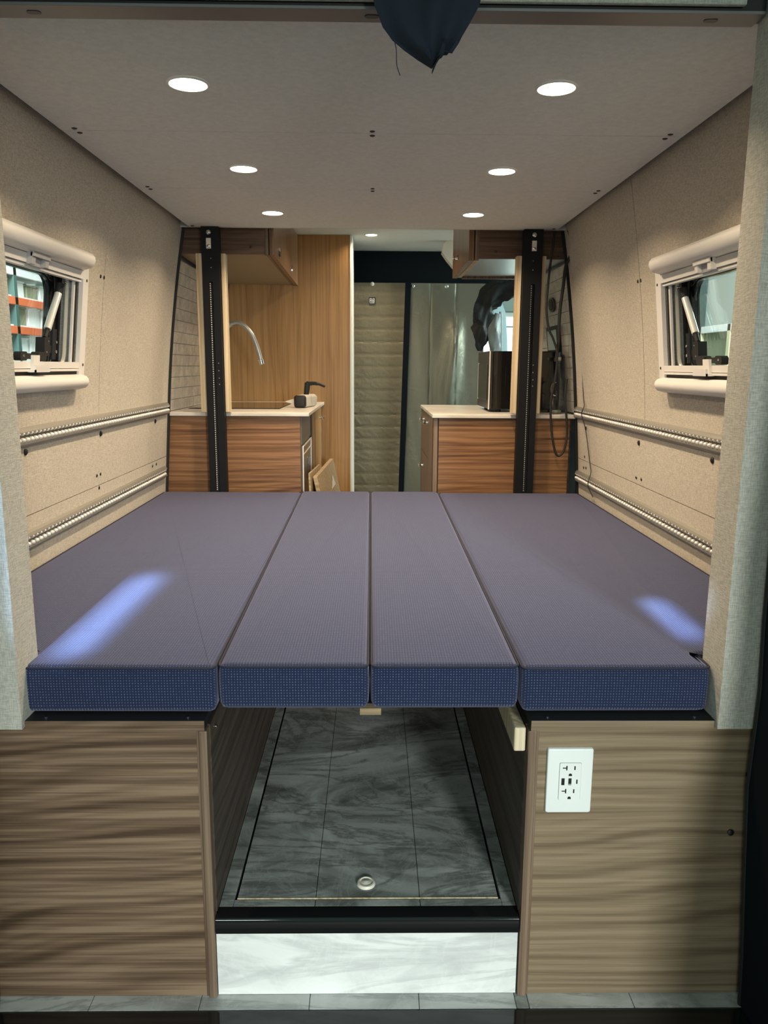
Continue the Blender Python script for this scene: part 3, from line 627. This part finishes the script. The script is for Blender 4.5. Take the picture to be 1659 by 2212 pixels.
o = thing('glass_hob', (-.63, 3.85, .9825), 'dark glass hob cover set in the left countertop', 'hob')
MB().box(-.836, -.430, 3.54, 4.14, .9826, .9862, .0012).build('glass_plate', 'smoke_glass', o)
MB().box(-.84, -.426, 3.535, 4.145, .9826, .9842).build('rim', 'rubber', o)
# tap
o = thing('kitchen_tap', (-.72, 4.19, .9825), 'brushed steel gooseneck tap rising behind the left post', 'tap')
pa = smooth_path([(-.705, 3.72, .99), (-.712, 3.72, 1.20), (-.710, 3.72, 1.30), (-.690, 3.72, 1.348), (-.655, 3.72, 1.372), (-.615, 3.72, 1.366), (-.575, 3.72, 1.325), (-.548, 3.72, 1.262), (-.531, 3.72, 1.196)])
MB().tube(pa, .0105, 14).build('spout', 'steel', o, True)
MB().lathe((-.705, 3.72, .9863), [(.026, 0), (.026, .006), (.02, .012), (.018, .05), (.012, .055)], (0, 0, 1), 20).build('base', 'steel', o, True)
MB().tube([(-.5335, 3.72, 1.206), (-.5275, 3.72, 1.182)], .0122, 14).build('spray_head', 'chrome', o, True)
# clamp with black lever on the counter
o = thing('lever_clamp', (-.33, 3.68, .9825), 'cream clamp bracket with black ratchet lever on the left countertop', 'clamp')
ax = Vector((.185, 1, 0)).normalized(); bx2 = Vector((ax.y, -ax.x, 0))
c0 = Vector((-.343, 3.645, 1.0125))
def sec(k, sc_): return [c0 + ax * k + bx2 * u + Vector((0, 0, v)) for u, v in rrect(-.029 * sc_, .029 * sc_, -.029 * sc_, .029 * sc_, .013 * sc_, 4)]
MB().loft([sec(.006, 1), sec(.19, 1), sec(.197, .9)]).build('body', 'cream', o, True)
MB().loft([sec(-.012, .75), sec(-.008, .92), sec(.0, 1.0), sec(.006, 1.0)]).build('end_cap', 'rubber', o, True)
MB().loft([[c0 + ax * k + bx2 * u + Vector((0, 0, v)) for u, v in ((-.08, -.004), (-.028, -.018), (-.028, .014), (-.08, -.001))] for k in (.03, .06)]).build('tongue', 'cream', o)
MB().loft([sec(.197, .8), sec(.225, .8), sec(.235, .6)]).build('rear_cap', 'white', o, True)
pl = c0 + ax * .11
lv = MB().tube([pl + Vector((0, 0, .027)), pl + Vector((.005, 0, .062)), pl + Vector((.007, 0, .085))], [.012, .014, .0135], 14)
lv.tube(smooth_path([pl + Vector((.004, 0, .078)), pl + Vector((.03, -.01, .082)), pl + Vector((.06, -.02, .080)), pl + Vector((.092, -.03, .069))]), [.010] * 8 + [.009] * 8 + [.0065] * 8 + [.006], 10)
lv.build('lever', 'rubber', o, True)
MB().lathe(pl + Vector((.007, 0, .085)), [(.006, 0), (.006, .006), (.002, .007)], (0, 0, 1), 12).build('lever_screw', 'rubber', o, True)
# overhead cabinet left
def zl(y): return 1.622 + (y - YP) * (1.601 - 1.622) / (YK - YP)
ov = thing('overhead_cabinet', (-.6, 3.78, 1.6), 'left overhead cabinet with walnut door ending at the oak panel', 'cabinet')
def slab(x0, x1, y0, y1, ztop, dz=0.0):
    return MB().add([(x, y, z) for x in (x0, x1) for y, z in ((y0, zl(y0) + dz), (y1, zl(y1) + dz), (y1, ztop), (y0, ztop))], [(0, 1, 2, 3), (7, 6, 5, 4), (0, 4, 5, 1), (1, 5, 6, 2), (2, 6, 7, 3), (3, 7, 4, 0)])
MB().prism([(-.443, 1.622), (-.795, 1.622), (-.778, 1.73), (-.745, 1.861), (-.443, 1.861)], lambda u, v, t: (u, t, v), YP, YP + .016).build('end_panel', 'walnut_shaded', ov)
MB().box(-.4425, -.428, YP - .001, YP + .016, 1.618, 1.861, .001).build('end_stile', 'walnut_v', ov)
MB().add([(x, y, z) for x in (-.80, -.43) for y, z in ((YP + .016, zl(YP) + .004), (YK, zl(YK) + .004), (YK, zl(YK) + .018), (YP + .016, zl(YP) + .018))], [(0, 1, 2, 3), (7, 6, 5, 4), (0, 4, 5, 1), (1, 5, 6, 2), (2, 6, 7, 3), (3, 7, 4, 0)]).build('bottom_panel', mat('tan_laminate', (.30, .235, .155), .4), ov)
slab(-.4425, -.429, YP + .017, YK, 1.861, .002).build('face_frame', 'walnut_v', ov)
od = slab(-.424, -.405, YP - .002, YK - .002, 1.858, -.003).build('door', 'teak_y', ov)
for y, z, m2 in ((3.45, 1.652, 'screw'), (3.98, 1.648, 'chrome')):
    MB().prism(rrect(y - .014, y + .014, z - .016, z + .016, .008), lambda u, v, t: (t, u, v), -.405, -.399).build('latch', m2, od, True)
MB().box(-.405, -.397, 3.42, 3.444, 1.655, 1.668, .002).build('latch_tab', 'chrome', od)
for x in (-.50, ): MB().lathe((x, YP, 1.650), [(.005, 0), (.004, .002), (.001, .003)], (0, -1, 0), 10).build('screw', 'screw', ov, True)
# tall oak panel
tp = thing('tall_cabinet', (-.49, 4.30, .165), 'tall golden oak cabinet panel at the end of the left kitchen counter', 'cabinet')
MB().prism([(-.127, .1655), (-.885, .1655), (-.855, 1.0), (-.80, 1.45), (-.755, 1.70), (-.72, 1.861), (-.127, 1.861)], lambda u, v, t: (u, t, v), 4.292, 4.312).build('oak_panel', 'oak', tp)
MB().box(-.127, -.1195, 4.290, 4.30, .1655, 1.861).box(-.127, -.113, 4.300, 4.60, .1655, 1.861, .002).build('edge_profile', mat('pale_profile', (.66, .64, .58), .4), tp)
# back splash tiles, one object per tile
def splash(s, y0, y1, label):
    root = thing('tile_backsplash', (s * .85, (y0 + y1) / 2, .983), label, 'backsplash')
    z0, z1 = .984, 1.600
    def X(z): return s * (wx(z) + .004)
    n = 14
    MB().loft([[(X(z) + s * d, y, z) for d, y in ((.004, y0), (.004, y1), (.012, y1), (.012, y0))] for z in [z0 + (z1 - z0) * i / n for i in range(n + 1)]]).build('backing', 'grout', root)
    rows_ = 13; rh = (z1 - z0) / rows_; L = .15; cache = {}
    for r in range(rows_):
        za, zb = z0 + r * rh + .001, z0 + (r + 1) * rh - .001; y = y0 - (0 if r % 2 == 0 else L / 2)
        while y < y1:
            a, b = max(y + .001, y0), min(y + L - .001, y1); y += L
            if b - a < .01: continue
            e = random.uniform(-.0006, .0006)
            MB().add([(X(z) + s * d, yy, z) for d in (.0005 + e, .0045) for yy in (a, b) for z in (za, zb)], [(0, 1, 3, 2), (4, 6, 7, 5), (0, 4, 5, 1), (2, 3, 7, 6), (0, 2, 6, 4), (1, 5, 7, 3)]).build('tile', 'splash', root)
    return root
splash(-1, 3.30, 4.285, 'pale marble tiled backsplash behind the left kitchen counter')
splash(1, 3.30, 4.11, 'pale marble tiled backsplash behind the microwave')
# black trims at the ends of the wall panels
for s, n, lo in ((-1, 7, .55), (1, 8, .55)):
    zs = [lo + (1.716 - lo) * i / 14 for i in range(15)]; a = .001; b = .022
    yb = 3.257 if s < 0 else 3.264
    struct(MB().loft([[(s * (wx(z) + .004 - (.014 if z > .985 else .012)), yb, z), (s * (wx(z) + .03), yb, z), (s * (wx(z) + .03), yb + .014, z), (s * (wx(z) - .008), yb + .014, z)] for z in zs]).build('trim_%d' % n, 'rubber'))
# boards leaning in the aisle
def board(x0, y0, x1, y1, zt, lean, th, label):
    a, b = Vector((x0, y0, 0)), Vector((x1, y1, 0)); u = (b - a); L = u.length; u.normalize(); nrm = Vector((u.y, -u.x, 0))
    zb = .1655
    P = lambda k, z, d: a + u * k + nrm * (lean * (zt - z) / (zt - zb) + d) + Vector((0, 0, z))
    o = MB().add([P(k, z, d) for k in (0, L) for z, d in ((zb, 0), (zt, 0), (zt, th), (zb, th))], [(0, 1, 2, 3), (7, 6, 5, 4), (0, 4, 5, 1), (1, 5, 6, 2), (2, 6, 7, 3), (3, 7, 4, 0)]).build('loose_board', 'ply')
    tag(o, label, 'board', 'boards leaning in the aisle'); return o, P
o, P = board(-.262, 3.34, -.226, 4.02, .70, .11, .018, 'thick loose plywood board with white arrow sticker leaning in the aisle')
zs_, k_ = .60, .50
tri = MB().add([P(k, z, d) for d in (.0181, .0187) for k, z in ((.40, .585), (.56, .585), (.52, .635))], [(0, 1, 2), (5, 4, 3), (0, 3, 4, 1), (1, 4, 5, 2), (2, 5, 3, 0)]).build('arrow_sticker', 'white', o)
board(-.279, 3.30, -.258, 3.62, .72, .02, .008, 'thin loose board standing between the thick board and the left cabinet')
# ------------------------------------------------------------------ kitchen, right side
kr = thing('base_cabinet', (.56, 3.7, 0), 'right kitchen base cabinet with orange walnut end panel and drawers', 'cabinet')
MB().box(.280, .838, YP, YP + .018, .166, .962).build('end_panel', 'teak_r', kr)
MB().box(.276, .2795, YP + .002, YP + .018, .166, .962).build('shadow_gap', 'rubber', kr)
MB().box(.257, .2755, YP, YP + .018, .166, .962, .001).build('corner_stile', 'walnut_v', kr)
MB().box(.274, .85, YP + .0185, 4.095, .166, .962).build('carcass', 'walnut_dark', kr)
d1 = MB().box(.255, .2735, YP + .0195, 3.60, .18, .960, .001).build('door', 'teak_y', kr)
d2 = MB().box(.255, .2735, 3.604, 4.05, .755, .960, .001).build('drawer', 'teak_y', kr)
d3 = MB().box(.255, .2735, 3.604, 4.05, .18, .751, .001).build('drawer', 'teak_y', kr)
knob(.255, 3.555, .925, -1, d1); knob(.255, 3.80, .925, -1, d2); knob(.255, 3.86, .69, -1, d3)
MB().box(.255, .2735, 4.052, 4.095, .166, .960, .001).build('corner_stile', 'walnut_v', kr)
o = MB().box(.250, .858, 3.262, 4.10, .963, .9785, .0025).build('countertop', 'counter'); tag(o, 'pale stone countertop under the microwave', 'countertop')
# overhead cabinet right
ov = thing('overhead_cabinet', (.6, 3.6, 1.61), 'right overhead cabinet with chrome knob and grey underside', 'cabinet')
MB().prism([(.432, 1.612), (.788, 1.612), (.775, 1.73), (.742, 1.861), (.432, 1.861)], lambda u, v, t: (u, t, v), YP, YP + .016).build('end_panel', 'walnut_shaded', ov)
MB().box(.414, .4315, YP - .001, YP + .016, 1.609, 1.861, .001).build('end_stile', 'walnut_v', ov)
MB().box(.432, .80, YP + .0165, 3.93, 1.614, 1.622).build('bottom_panel', 'steel', ov)
MB().box(.414, .4315, YP + .0165, 3.93, 1.607, 1.861).build('face_frame', 'ply', ov)
MB().box(.434, .80, 3.915, 3.935, 1.602, 1.626).build('back_rail', 'walnut_v', ov)
od = MB().box(.388, .410, YP - .002, 3.93, 1.604, 1.859, .001).build('door', 'teak_y', ov)
knob(.388, 3.70, 1.668, -1, od)
MB().box(.385, .388, 3.665, 3.69, 1.658, 1.68, .001).build('latch', 'chrome', od)
for x, z in ((.50, 1.640), (.755, 1.622)): MB().lathe((x, YP, z), [(.005, 0), (.004, .002), (.001, .003)], (0, -1, 0), 10).build('screw', 'screw', ov, True)
# microwave
mw = thing('microwave', (.67, 3.60, .9785), 'glossy black microwave oven on the right kitchen counter', 'microwave')
MB().box(.530, .828, 3.45, 3.83, .990, 1.246, .004).build('body', 'gloss_black', mw)
MB().prism(rrect(.585, .70, 1.03, 1.20, .03), lambda u, v, t: (u, t, v), 3.4465, 3.452).prism(rrect(.735, .80, 1.02, 1.20, .02), lambda u, v, t: (u, t, v), 3.4465, 3.452).build('side_emboss', 'gloss_black', mw, True)
dd = MB().box(.514, .5285, 3.448, 3.83, .992, 1.246, .002).build('door', mat('microwave_door', (.030, .026, .022), .35), mw)
MB().box(.5115, .514, 3.50, 3.80, 1.03, 1.19, .001).build('door_window', mat('tinted_window', (.022, .019, .016), .22), dd)
MB().box(.511, .5155, 3.8, 3.806, 1.025, 1.195).box(.5115, .5165, 3.4465, 3.4525, .99, 1.247).build('chrome_edge', 'alu_bright', dd)
for x in (.56, .80):
    for y in (3.48, 3.80): MB().lathe((x, y, .9787), [(.014, 0), (.014, .008), (.012, .0113)], (0, 0, 1), 12).build('foot', 'rubber', mw, True)
# small items by the tiles on the right
o = thing('control_panel', (.83, 3.62, 1.27), 'black framed control panel on the tiles above the microwave', 'panel')
def onwall(mb, y0, y1, z0, z1, d0, d1):
    return mb.add([(wx(z) + d, y, z) for d in (d0, d1) for y in (y0, y1) for z in (z0, z1)], [(0, 1, 3, 2), (4, 6, 7, 5), (0, 4, 5, 1), (2, 3, 7, 6), (0, 2, 6, 4), (1, 5, 7, 3)])
onwall(MB(), 3.50, 3.72, 1.245, 1.36, -.010, .004).build('frame', 'rubber', o)
onwall(MB(), 3.522, 3.70, 1.255, 1.343, -.0115, -.0095).build('screen', mat('grey_screen', (.30, .36, .36), .15), o)
o = thing('vent_cap', (.80, 3.60, 1.45), 'dark oval cap on the tiles between post and cable', 'cap')
MB().prism([(3.60 + .055 * math.cos(a), 1.455 + .032 * math.sin(a)) for a in [2 * PI * k / 20 for k in range(20)]], lambda u, v, t: (wx(v) + t, u, v), -.006, .004).build('cap_face', mat('dark_bronze', (.10, .09, .075), .4, .4), o)
MB().prism([(3.60 + .045 * math.cos(a), 1.455 + .024 * math.sin(a)) for a in [2 * PI * k / 20 for k in range(20)]], lambda u, v, t: (wx(v) + t, u, v), -.008, -.005).build('cap_insert', 'rubber', o)
o = thing('glass_bottle', (.800, 3.385, .9785), 'clear bottle with wire bail on the counter beside the microwave', 'bottle')
MB().lathe((.800, 3.385, .9788), [(.024, 0), (.026, .004), (.026, .10), (.022, .14), (.012, .18), (.0105, .215), (.012, .217), (.012, .225)], (0, 0, 1), 22).build('body', 'glass', o, True)
MB().lathe((.800, 3.385, .9805), [(.022, 0), (.024, .004), (.024, .012), (.020, .013)], (0, 0, 1), 22).build('base', 'steel', o, True)
MB().tube([(.785 + .018 * math.cos(a), 3.350, 1.085 + .028 * math.sin(a)) for a in [PI * .45 + PI * 1.1 * k / 12 for k in range(13)]], .0028, 8).build('bail', 'chrome', o, True)
MB().lathe((.800, 3.385, 1.2038), [(.011, 0), (.014, .003), (.014, .016), (.010, .018)], (0, 0, 1), 16).build('cap', 'chrome', o, True)
# cables on the right
def cable(pts, r, label):
    o = MB().tube(smooth_path(pts), r, 10).build('black_cable', 'rubber', None, True); tag(o, label, 'cable', 'cables beside the right post'); return o
cable([(.722, 3.214, 1.712), (.716, 3.214, 1.64), (.708, 3.214, 1.56), (.703, 3.214, 1.47), (.703, 3.214, 1.40), (.716, 3.214, 1.33), (.736, 3.214, 1.29), (.755, 3.214, 1.23), (.752, 3.214, 1.14), (.738, 3.214, 1.04), (.741, 3.214, .96), (.752, 3.214, .88), (.768, 3.214, .822), (.785, 3.214, .812), (.803, 3.214, .838), (.812, 3.214, .90), (.806, 3.214, .97), (.797, 3.214, 1.05), (.799, 3.214, 1.13)], .0048, 'thin black cable looping down over the right cabinet end panel')
cable([(.785, 3.225, 1.711), (.799, 3.225, 1.69), (.800, 3.225, 1.65), (.79, 3.228, 1.61), (.778, 3.235, 1.58), (.772, 3.238, 1.50), (.764, 3.238, 1.42), (.762, 3.238, 1.34), (.764, 3.240, 1.28), (.757, 3.242, 1.20)], .0068, 'thick black cable running from the ceiling corner down past the black trim')
cable([(.770, 3.20, 1.711), (.802, 3.18, 1.60), (.826, 3.17, 1.45), (.846, 3.17, 1.2), (.852, 3.14, 1.06), (.846, 3.10, 1.025), (.838, 3.10, .99), (.852, 3.08, .93), (.868, 3.05, .80), (.868, 3.03, .765), (.858, 3.02, .735), (.858, 3.02, .71), (.874, 3.0, .67)], .0016, 'hair-thin dark wire hanging down the right wall')
# ------------------------------------------------------------------ cab end: curtains, header, outside
struct(MB().box(-.95, .95, 4.86, 4.90, 1.675, 1.9).build('trim_9', 'soft_black'))
struct(MB().box(-.13, .66, 4.835, 4.8595, 1.668, 1.676).build('trim_10', 'rubber'))
qc = thing('quilted_curtain', (.04, 4.80, .165), 'quilted silver insulating curtain with a small black square patch, left of the black zip', 'curtain')
xe = lambda z: .163 + (.198 - .163) * (z - .165) / 1.5
def qfn(u, v):
    z = .17 + v * 1.5; x = -.16 + u * (xe(z) - .006 + .16); k = (z * 1.0 / .0735) % 1.0
    wr = .0060 * max(0, math.sin(u * 26 + 9 * k + 4 * math.sin(z * 19))) ** 5 * math.sin(PI * k) * max(0, 1.25 - 1.2 * v) * (1 - .7 * math.sin(u * 3))
    return (x, 4.80 - .0035 * (1 - math.exp(-(min(k, 1 - k) / .07) ** 2)) - wr, z)
g_ = MB().grid(46, 160, qfn); n0 = len(g_.v); g_.grid(2, 2, lambda u, v: (-.16 + u * (xe(.17 + 1.5 * v) + .154), 4.812, .17 + 1.5 * v)); g_.build('quilting', 'quilt', qc, True)
px = -.008; pz = 1.628
MB().lathe((-.008, 4.79, 1.662), [(.012, 0), (.012, .004), (.008, .008), (.002, .009)], (0, -1, 0), 16).build('snap_button', 'cream', qc, True)
pt = MB().box(-.028, .012, 4.782, 4.784, 1.545, 1.585).build('patch', 'rubber', qc, label='small black square patch with white lettering')
tx = MB(); y_ = (4.7812, 4.7818)
def bar(a, b, c, d): tx.box(-.008 + a, -.008 + b, y_[0], y_[1], 1.565 + c, 1.565 + d)
bar(-.0155, -.0115, -.010, .010); bar(-.0155, -.0025, .010, .014); bar(-.0065, -.0025, -.010, .010); bar(-.0115, -.0065, -.001, .003)
bar(.001, .005, -.010, .014); bar(.001, .014, .010, .014); bar(.010, .014, -.010, .010); bar(.005, .010, -.001, .003); bar(.005, .010, -.010, -.006); bar(-.0155, .014, -.0155, -.0125)
tx.build('lettering', 'white', pt)
zp = MB().add([(xe(z) + dx, y, z) for y in (4.768, 4.781) for z, dx in ((.165, -.008), (.165, .024), (1.672, .026), (1.672, -.008))], [(0, 1, 2, 3), (7, 6, 5, 4), (0, 4, 5, 1), (1, 5, 6, 2), (2, 6, 7, 3), (3, 7, 4, 0)]).build('zip_strip', 'soft_black'); tag(zp, 'black zip strip between the two silver curtains', 'zip')
fc = thing('foil_curtain', (.45, 4.80, .165), 'smooth silver foil curtain with a bulging fold, right of the black zip', 'curtain')
def ffn(u, v, d=0):
    z = .17 + v * 1.5; x0 = xe(z) + .027; x1 = .66 - .02 * math.sin(z * 3); x = x0 + u * (x1 - x0)
    b = math.exp(-((x - .485 - .02 * math.sin(z * 5)) / .05) ** 2) * max(0, math.sin(PI * min(1, max(0, (1.52 - z) / .75)))) * .06
    y = 4.80 - .004 * math.sin(x * 16 + 2 * z) - b - .004 * math.sin(x * 55 + z * 9) * (1 - v)
    for sx in (.345, .50):
        y += .006 * math.exp(-((x - sx) / .004) ** 2)
    return (x, y + d, z)
MB().grid(70, 70, lambda u, v: ffn(u, v)).grid(6, 6, lambda u, v: ffn(u, v, .03)).build('sheet', 'foil', fc, True)
for x in (.236, .438): MB().lathe((x, 4.788, 1.652), [(.012, 0), (.012, .004), (.007, .009), (.002, .010)], (0, -1, 0), 16).build('snap_button', 'chrome', fc, True)
# gathered black curtain above the side opening
rc_ = thing('gathered_curtain', (.69, 4.70, 1.30), 'black crumpled curtain bunched up beside the side opening', 'curtain')
path = [(.92, 4.62, 1.655, .030), (.86, 4.64, 1.640, .045), (.79, 4.66, 1.628, .058), (.72, 4.68, 1.605, .068), (.668, 4.70, 1.555, .062), (.650, 4.70, 1.49, .060), (.655, 4.70, 1.43, .058), (.648, 4.70, 1.37, .050), (.640, 4.70, 1.315, .034), (.636, 4.70, 1.27, .012)]
def lump(path, seg=22, amp=.22, seed=0):
    P = smooth_path([p[:3] for p in path], 6); R = [v.x for v in smooth_path([(p[3], 0, 0) for p in path], 6)]; rings = []
    for i, p in enumerate(P):
        t = (P[min(i + 1, len(P) - 1)] - P[max(i - 1, 0)]).normalized(); n1 = Vector((0, 1, 0)); n1 = (n1 - t * n1.dot(t)).normalized(); b = t.cross(n1)
        rings.append([p + (n1 * math.cos(a) * .55 + b * math.sin(a)) * R[i] * (1 + amp * (1 - 2 * abs(math.sin(2 * a + i * .16 + seed))) + amp * .8 * (.6 - abs(math.sin(4.5 * a - i * .22 + seed))) + amp * .5 * math.sin(i * .55 + a)) for a in [2 * PI * k / seg for k in range(seg)]])
    return MB().loft(rings)
lump(path, 40, .20).build('bunched_cloth', 'bunch', rc_, True)
lump([(.735, 4.685, 1.49, .014), (.725, 4.69, 1.44, .030), (.715, 4.69, 1.38, .040), (.725, 4.69, 1.31, .036), (.728, 4.69, 1.24, .030), (.725, 4.69, 1.0, .028), (.725, 4.69, .4, .030), (.725, 4.69, -.004, .03)], 22, .12, 2).build('grey_lining', mat('grey_lining', (.22, .25, .26), .55, .3), rc_, True)
for k, x in enumerate((.757, .768)): MB().tube([(x - .006, 4.70, 1.50), (x, 4.70, 1.30), (x + .004, 4.70, 1.0), (x + .004, 4.7, .6)], .0035, 8).build('zip_tape', 'steel' if k else 'rubber', rc_, True)
# cream padded belt cover in the cab
o = MB().loft([[(x + dx, y, z) for dx, y in ((-w2, 4.45), (w2, 4.45), (w2, 4.53), (-w2, 4.53))] for x, z, w2 in ((.435, 1.862, .035), (.425, 1.84, .04), (.430, 1.80, .05), (.455, 1.76, .045), (.475, 1.72, .03))]).build('padded_cover', 'cream', None, True); tag(o, 'cream moulded cover at the cab ceiling behind the right overhead cabinet', 'cover')
# bulkhead above and beside (closes the cab)
struct(MB().box(-.95, -.14, 4.82, 4.86, 0, 1.9).build('wall_front', 'soft_black'))
# pale blue van door frame outside the opening
o = MB().loft([[(x, y, z) for x, y in ((xa, 5.10), (xb, 5.10), (xb, 5.16), (xa, 5.16))] for z, xa, xb in ((-.519, .78, .95), (.4, .78, .90), (1.0, .78, .885), (1.35, .78, .868), (1.52, .775, .852), (1.60, .77, .82), (1.63, .77, .785))]).build('van_door_frame', 'lightblue', None, False); tag(o, 'pale blue door pillar of the van seen through the side opening', 'door frame')
# ------------------------------------------------------------------ the workshop outside
struct(MB().box(-9, 9, -6, 16, -.60, -.52).build('floor_workshop', 'concrete'))
gd = thing('sectional_door', (1.6, 8.0, -.52), 'pale sectional workshop door seen through the gap beside the right post', 'garage door')
for i in range(8): MB().box(.8, 1.9, 8.0, 8.05, -.515 + i * .30, -.52 + (i + 1) * .30 - .008, .004).build('panel', mat('pale_panel', (.72, .80, .77), .5) if i == 0 else bpy.data.materials['pale_panel'], gd)
MB().box(.8, 1.9, 7.95, 8.0, 1.72, 1.92, .01).build('header_box', mat('dark_green', (.05, .08, .07), .5), gd)
MB().box(.8, 1.9, 7.9, 7.96, 1.94, 2.0, .005).build('track', 'white', gd)
MB().box(.8, 1.9, 8.06, 8.12, 1.9, 3.2).build('lintel', 'mint', gd)
MB().box(.8, 1.9, 7.98, 8.03, 2.17, 2.24, .005).build('yellow_bar', 'yellow', gd)
# left: storage rack
rk = thing('storage_rack', (-4.4, 9.2, -.52), 'orange beamed storage rack outside the left window', 'rack')
for y in (7.2, 9.0, 10.85):
    for x in (-4.05, -4.75): MB().box(x - .04, x + .04, y - .04, y + .04, -.52, 2.6, .005).build('upright', 'teal_paint', rk)
for z in (.9, 1.28, 1.60, 1.92, 2.24):
    for x in (-4.03, -4.78): MB().box(x - .02, x + .02, 7.24, 10.81, z - .085, z, .004).build('beam', 'beam_o' if z in (1.60, 1.92, .9) else 'pale_box', rk)
    MB().box(-4.76, -4.05, 7.24, 10.81, z + .001, z + .02).build('shelf', 'pale_box', rk)
i_ = 0
names_ = ['bottom', 'second', 'third', 'fourth']
for li, z in enumerate((.92, 1.30, 1.62, 1.94)):
    for k in range(6):
        y = (8.28, 8.64, 9.06, 9.43, 9.80, 10.17)[k]; h = random.uniform(.13, .20); m2 = random.choice(['pale_box', 'pale_box', 'pale_box', 'olive', 'teal_paint']); 
        if li == 2 and k == 1: m2 = 'blue'
        col = {'pale_box': 'pale', 'olive': 'olive', 'teal_paint': 'dark teal', 'blue': 'blue'}[m2]
        t = thing('storage_box', (-4.35, y + .16, z + .0005), '%s storage box on the %s shelf of the rack, %s from the near end' % (col, names_[li], ['first', 'second', 'third', 'fourth', 'fifth', 'sixth'][k]), 'box', 'boxes on the storage rack')
        MB().box(-4.60, -4.08, y, y + .30, z + .0005, z + h, .01).build('body', m2, t)
        MB().box(-4.61, -4.07, y - .008, y + .308, z + h, z + h + .018, .005).build('lid', m2, t)
struct(MB().box(-6.0, -5.9, 4, 14, -.5, 4.5).build('wall_workshop_left', 'mint'))
struct(MB().box(5.9, 6.0, 2, 14, -.5, 4.5).build('wall_workshop_right', 'mint'))
cr = thing('tall_crate', (4.5, 9.0, -.52), 'olive tarp covered crate with pale timber frame outside the right window', 'crate')
MB().box(4.1, 5.1, 8.3, 10.4, -.5, 1.62, .03).build('tarp_cover', 'olive', cr)
for y in (8.35, 8.95, 9.75): MB().box(4.05, 4.1, y - .04, y + .04, -.52, 1.68, .004).build('frame_post', 'yellow', cr)
MB().box(4.05, 4.1, 8.3, 10.4, 1.60, 1.68, .004).build('frame_rail', 'pale_box', cr)
o = MB().tube(smooth_path([(4.6, 9.25, 3.2), (4.6, 9.2, 2.4), (4.6, 9.22, 2.1), (4.6, 9.12, 1.66)]), .012, 8).build('hanging_cord', 'rubber'); tag(o, 'dark cord hanging outside the right window', 'cord')
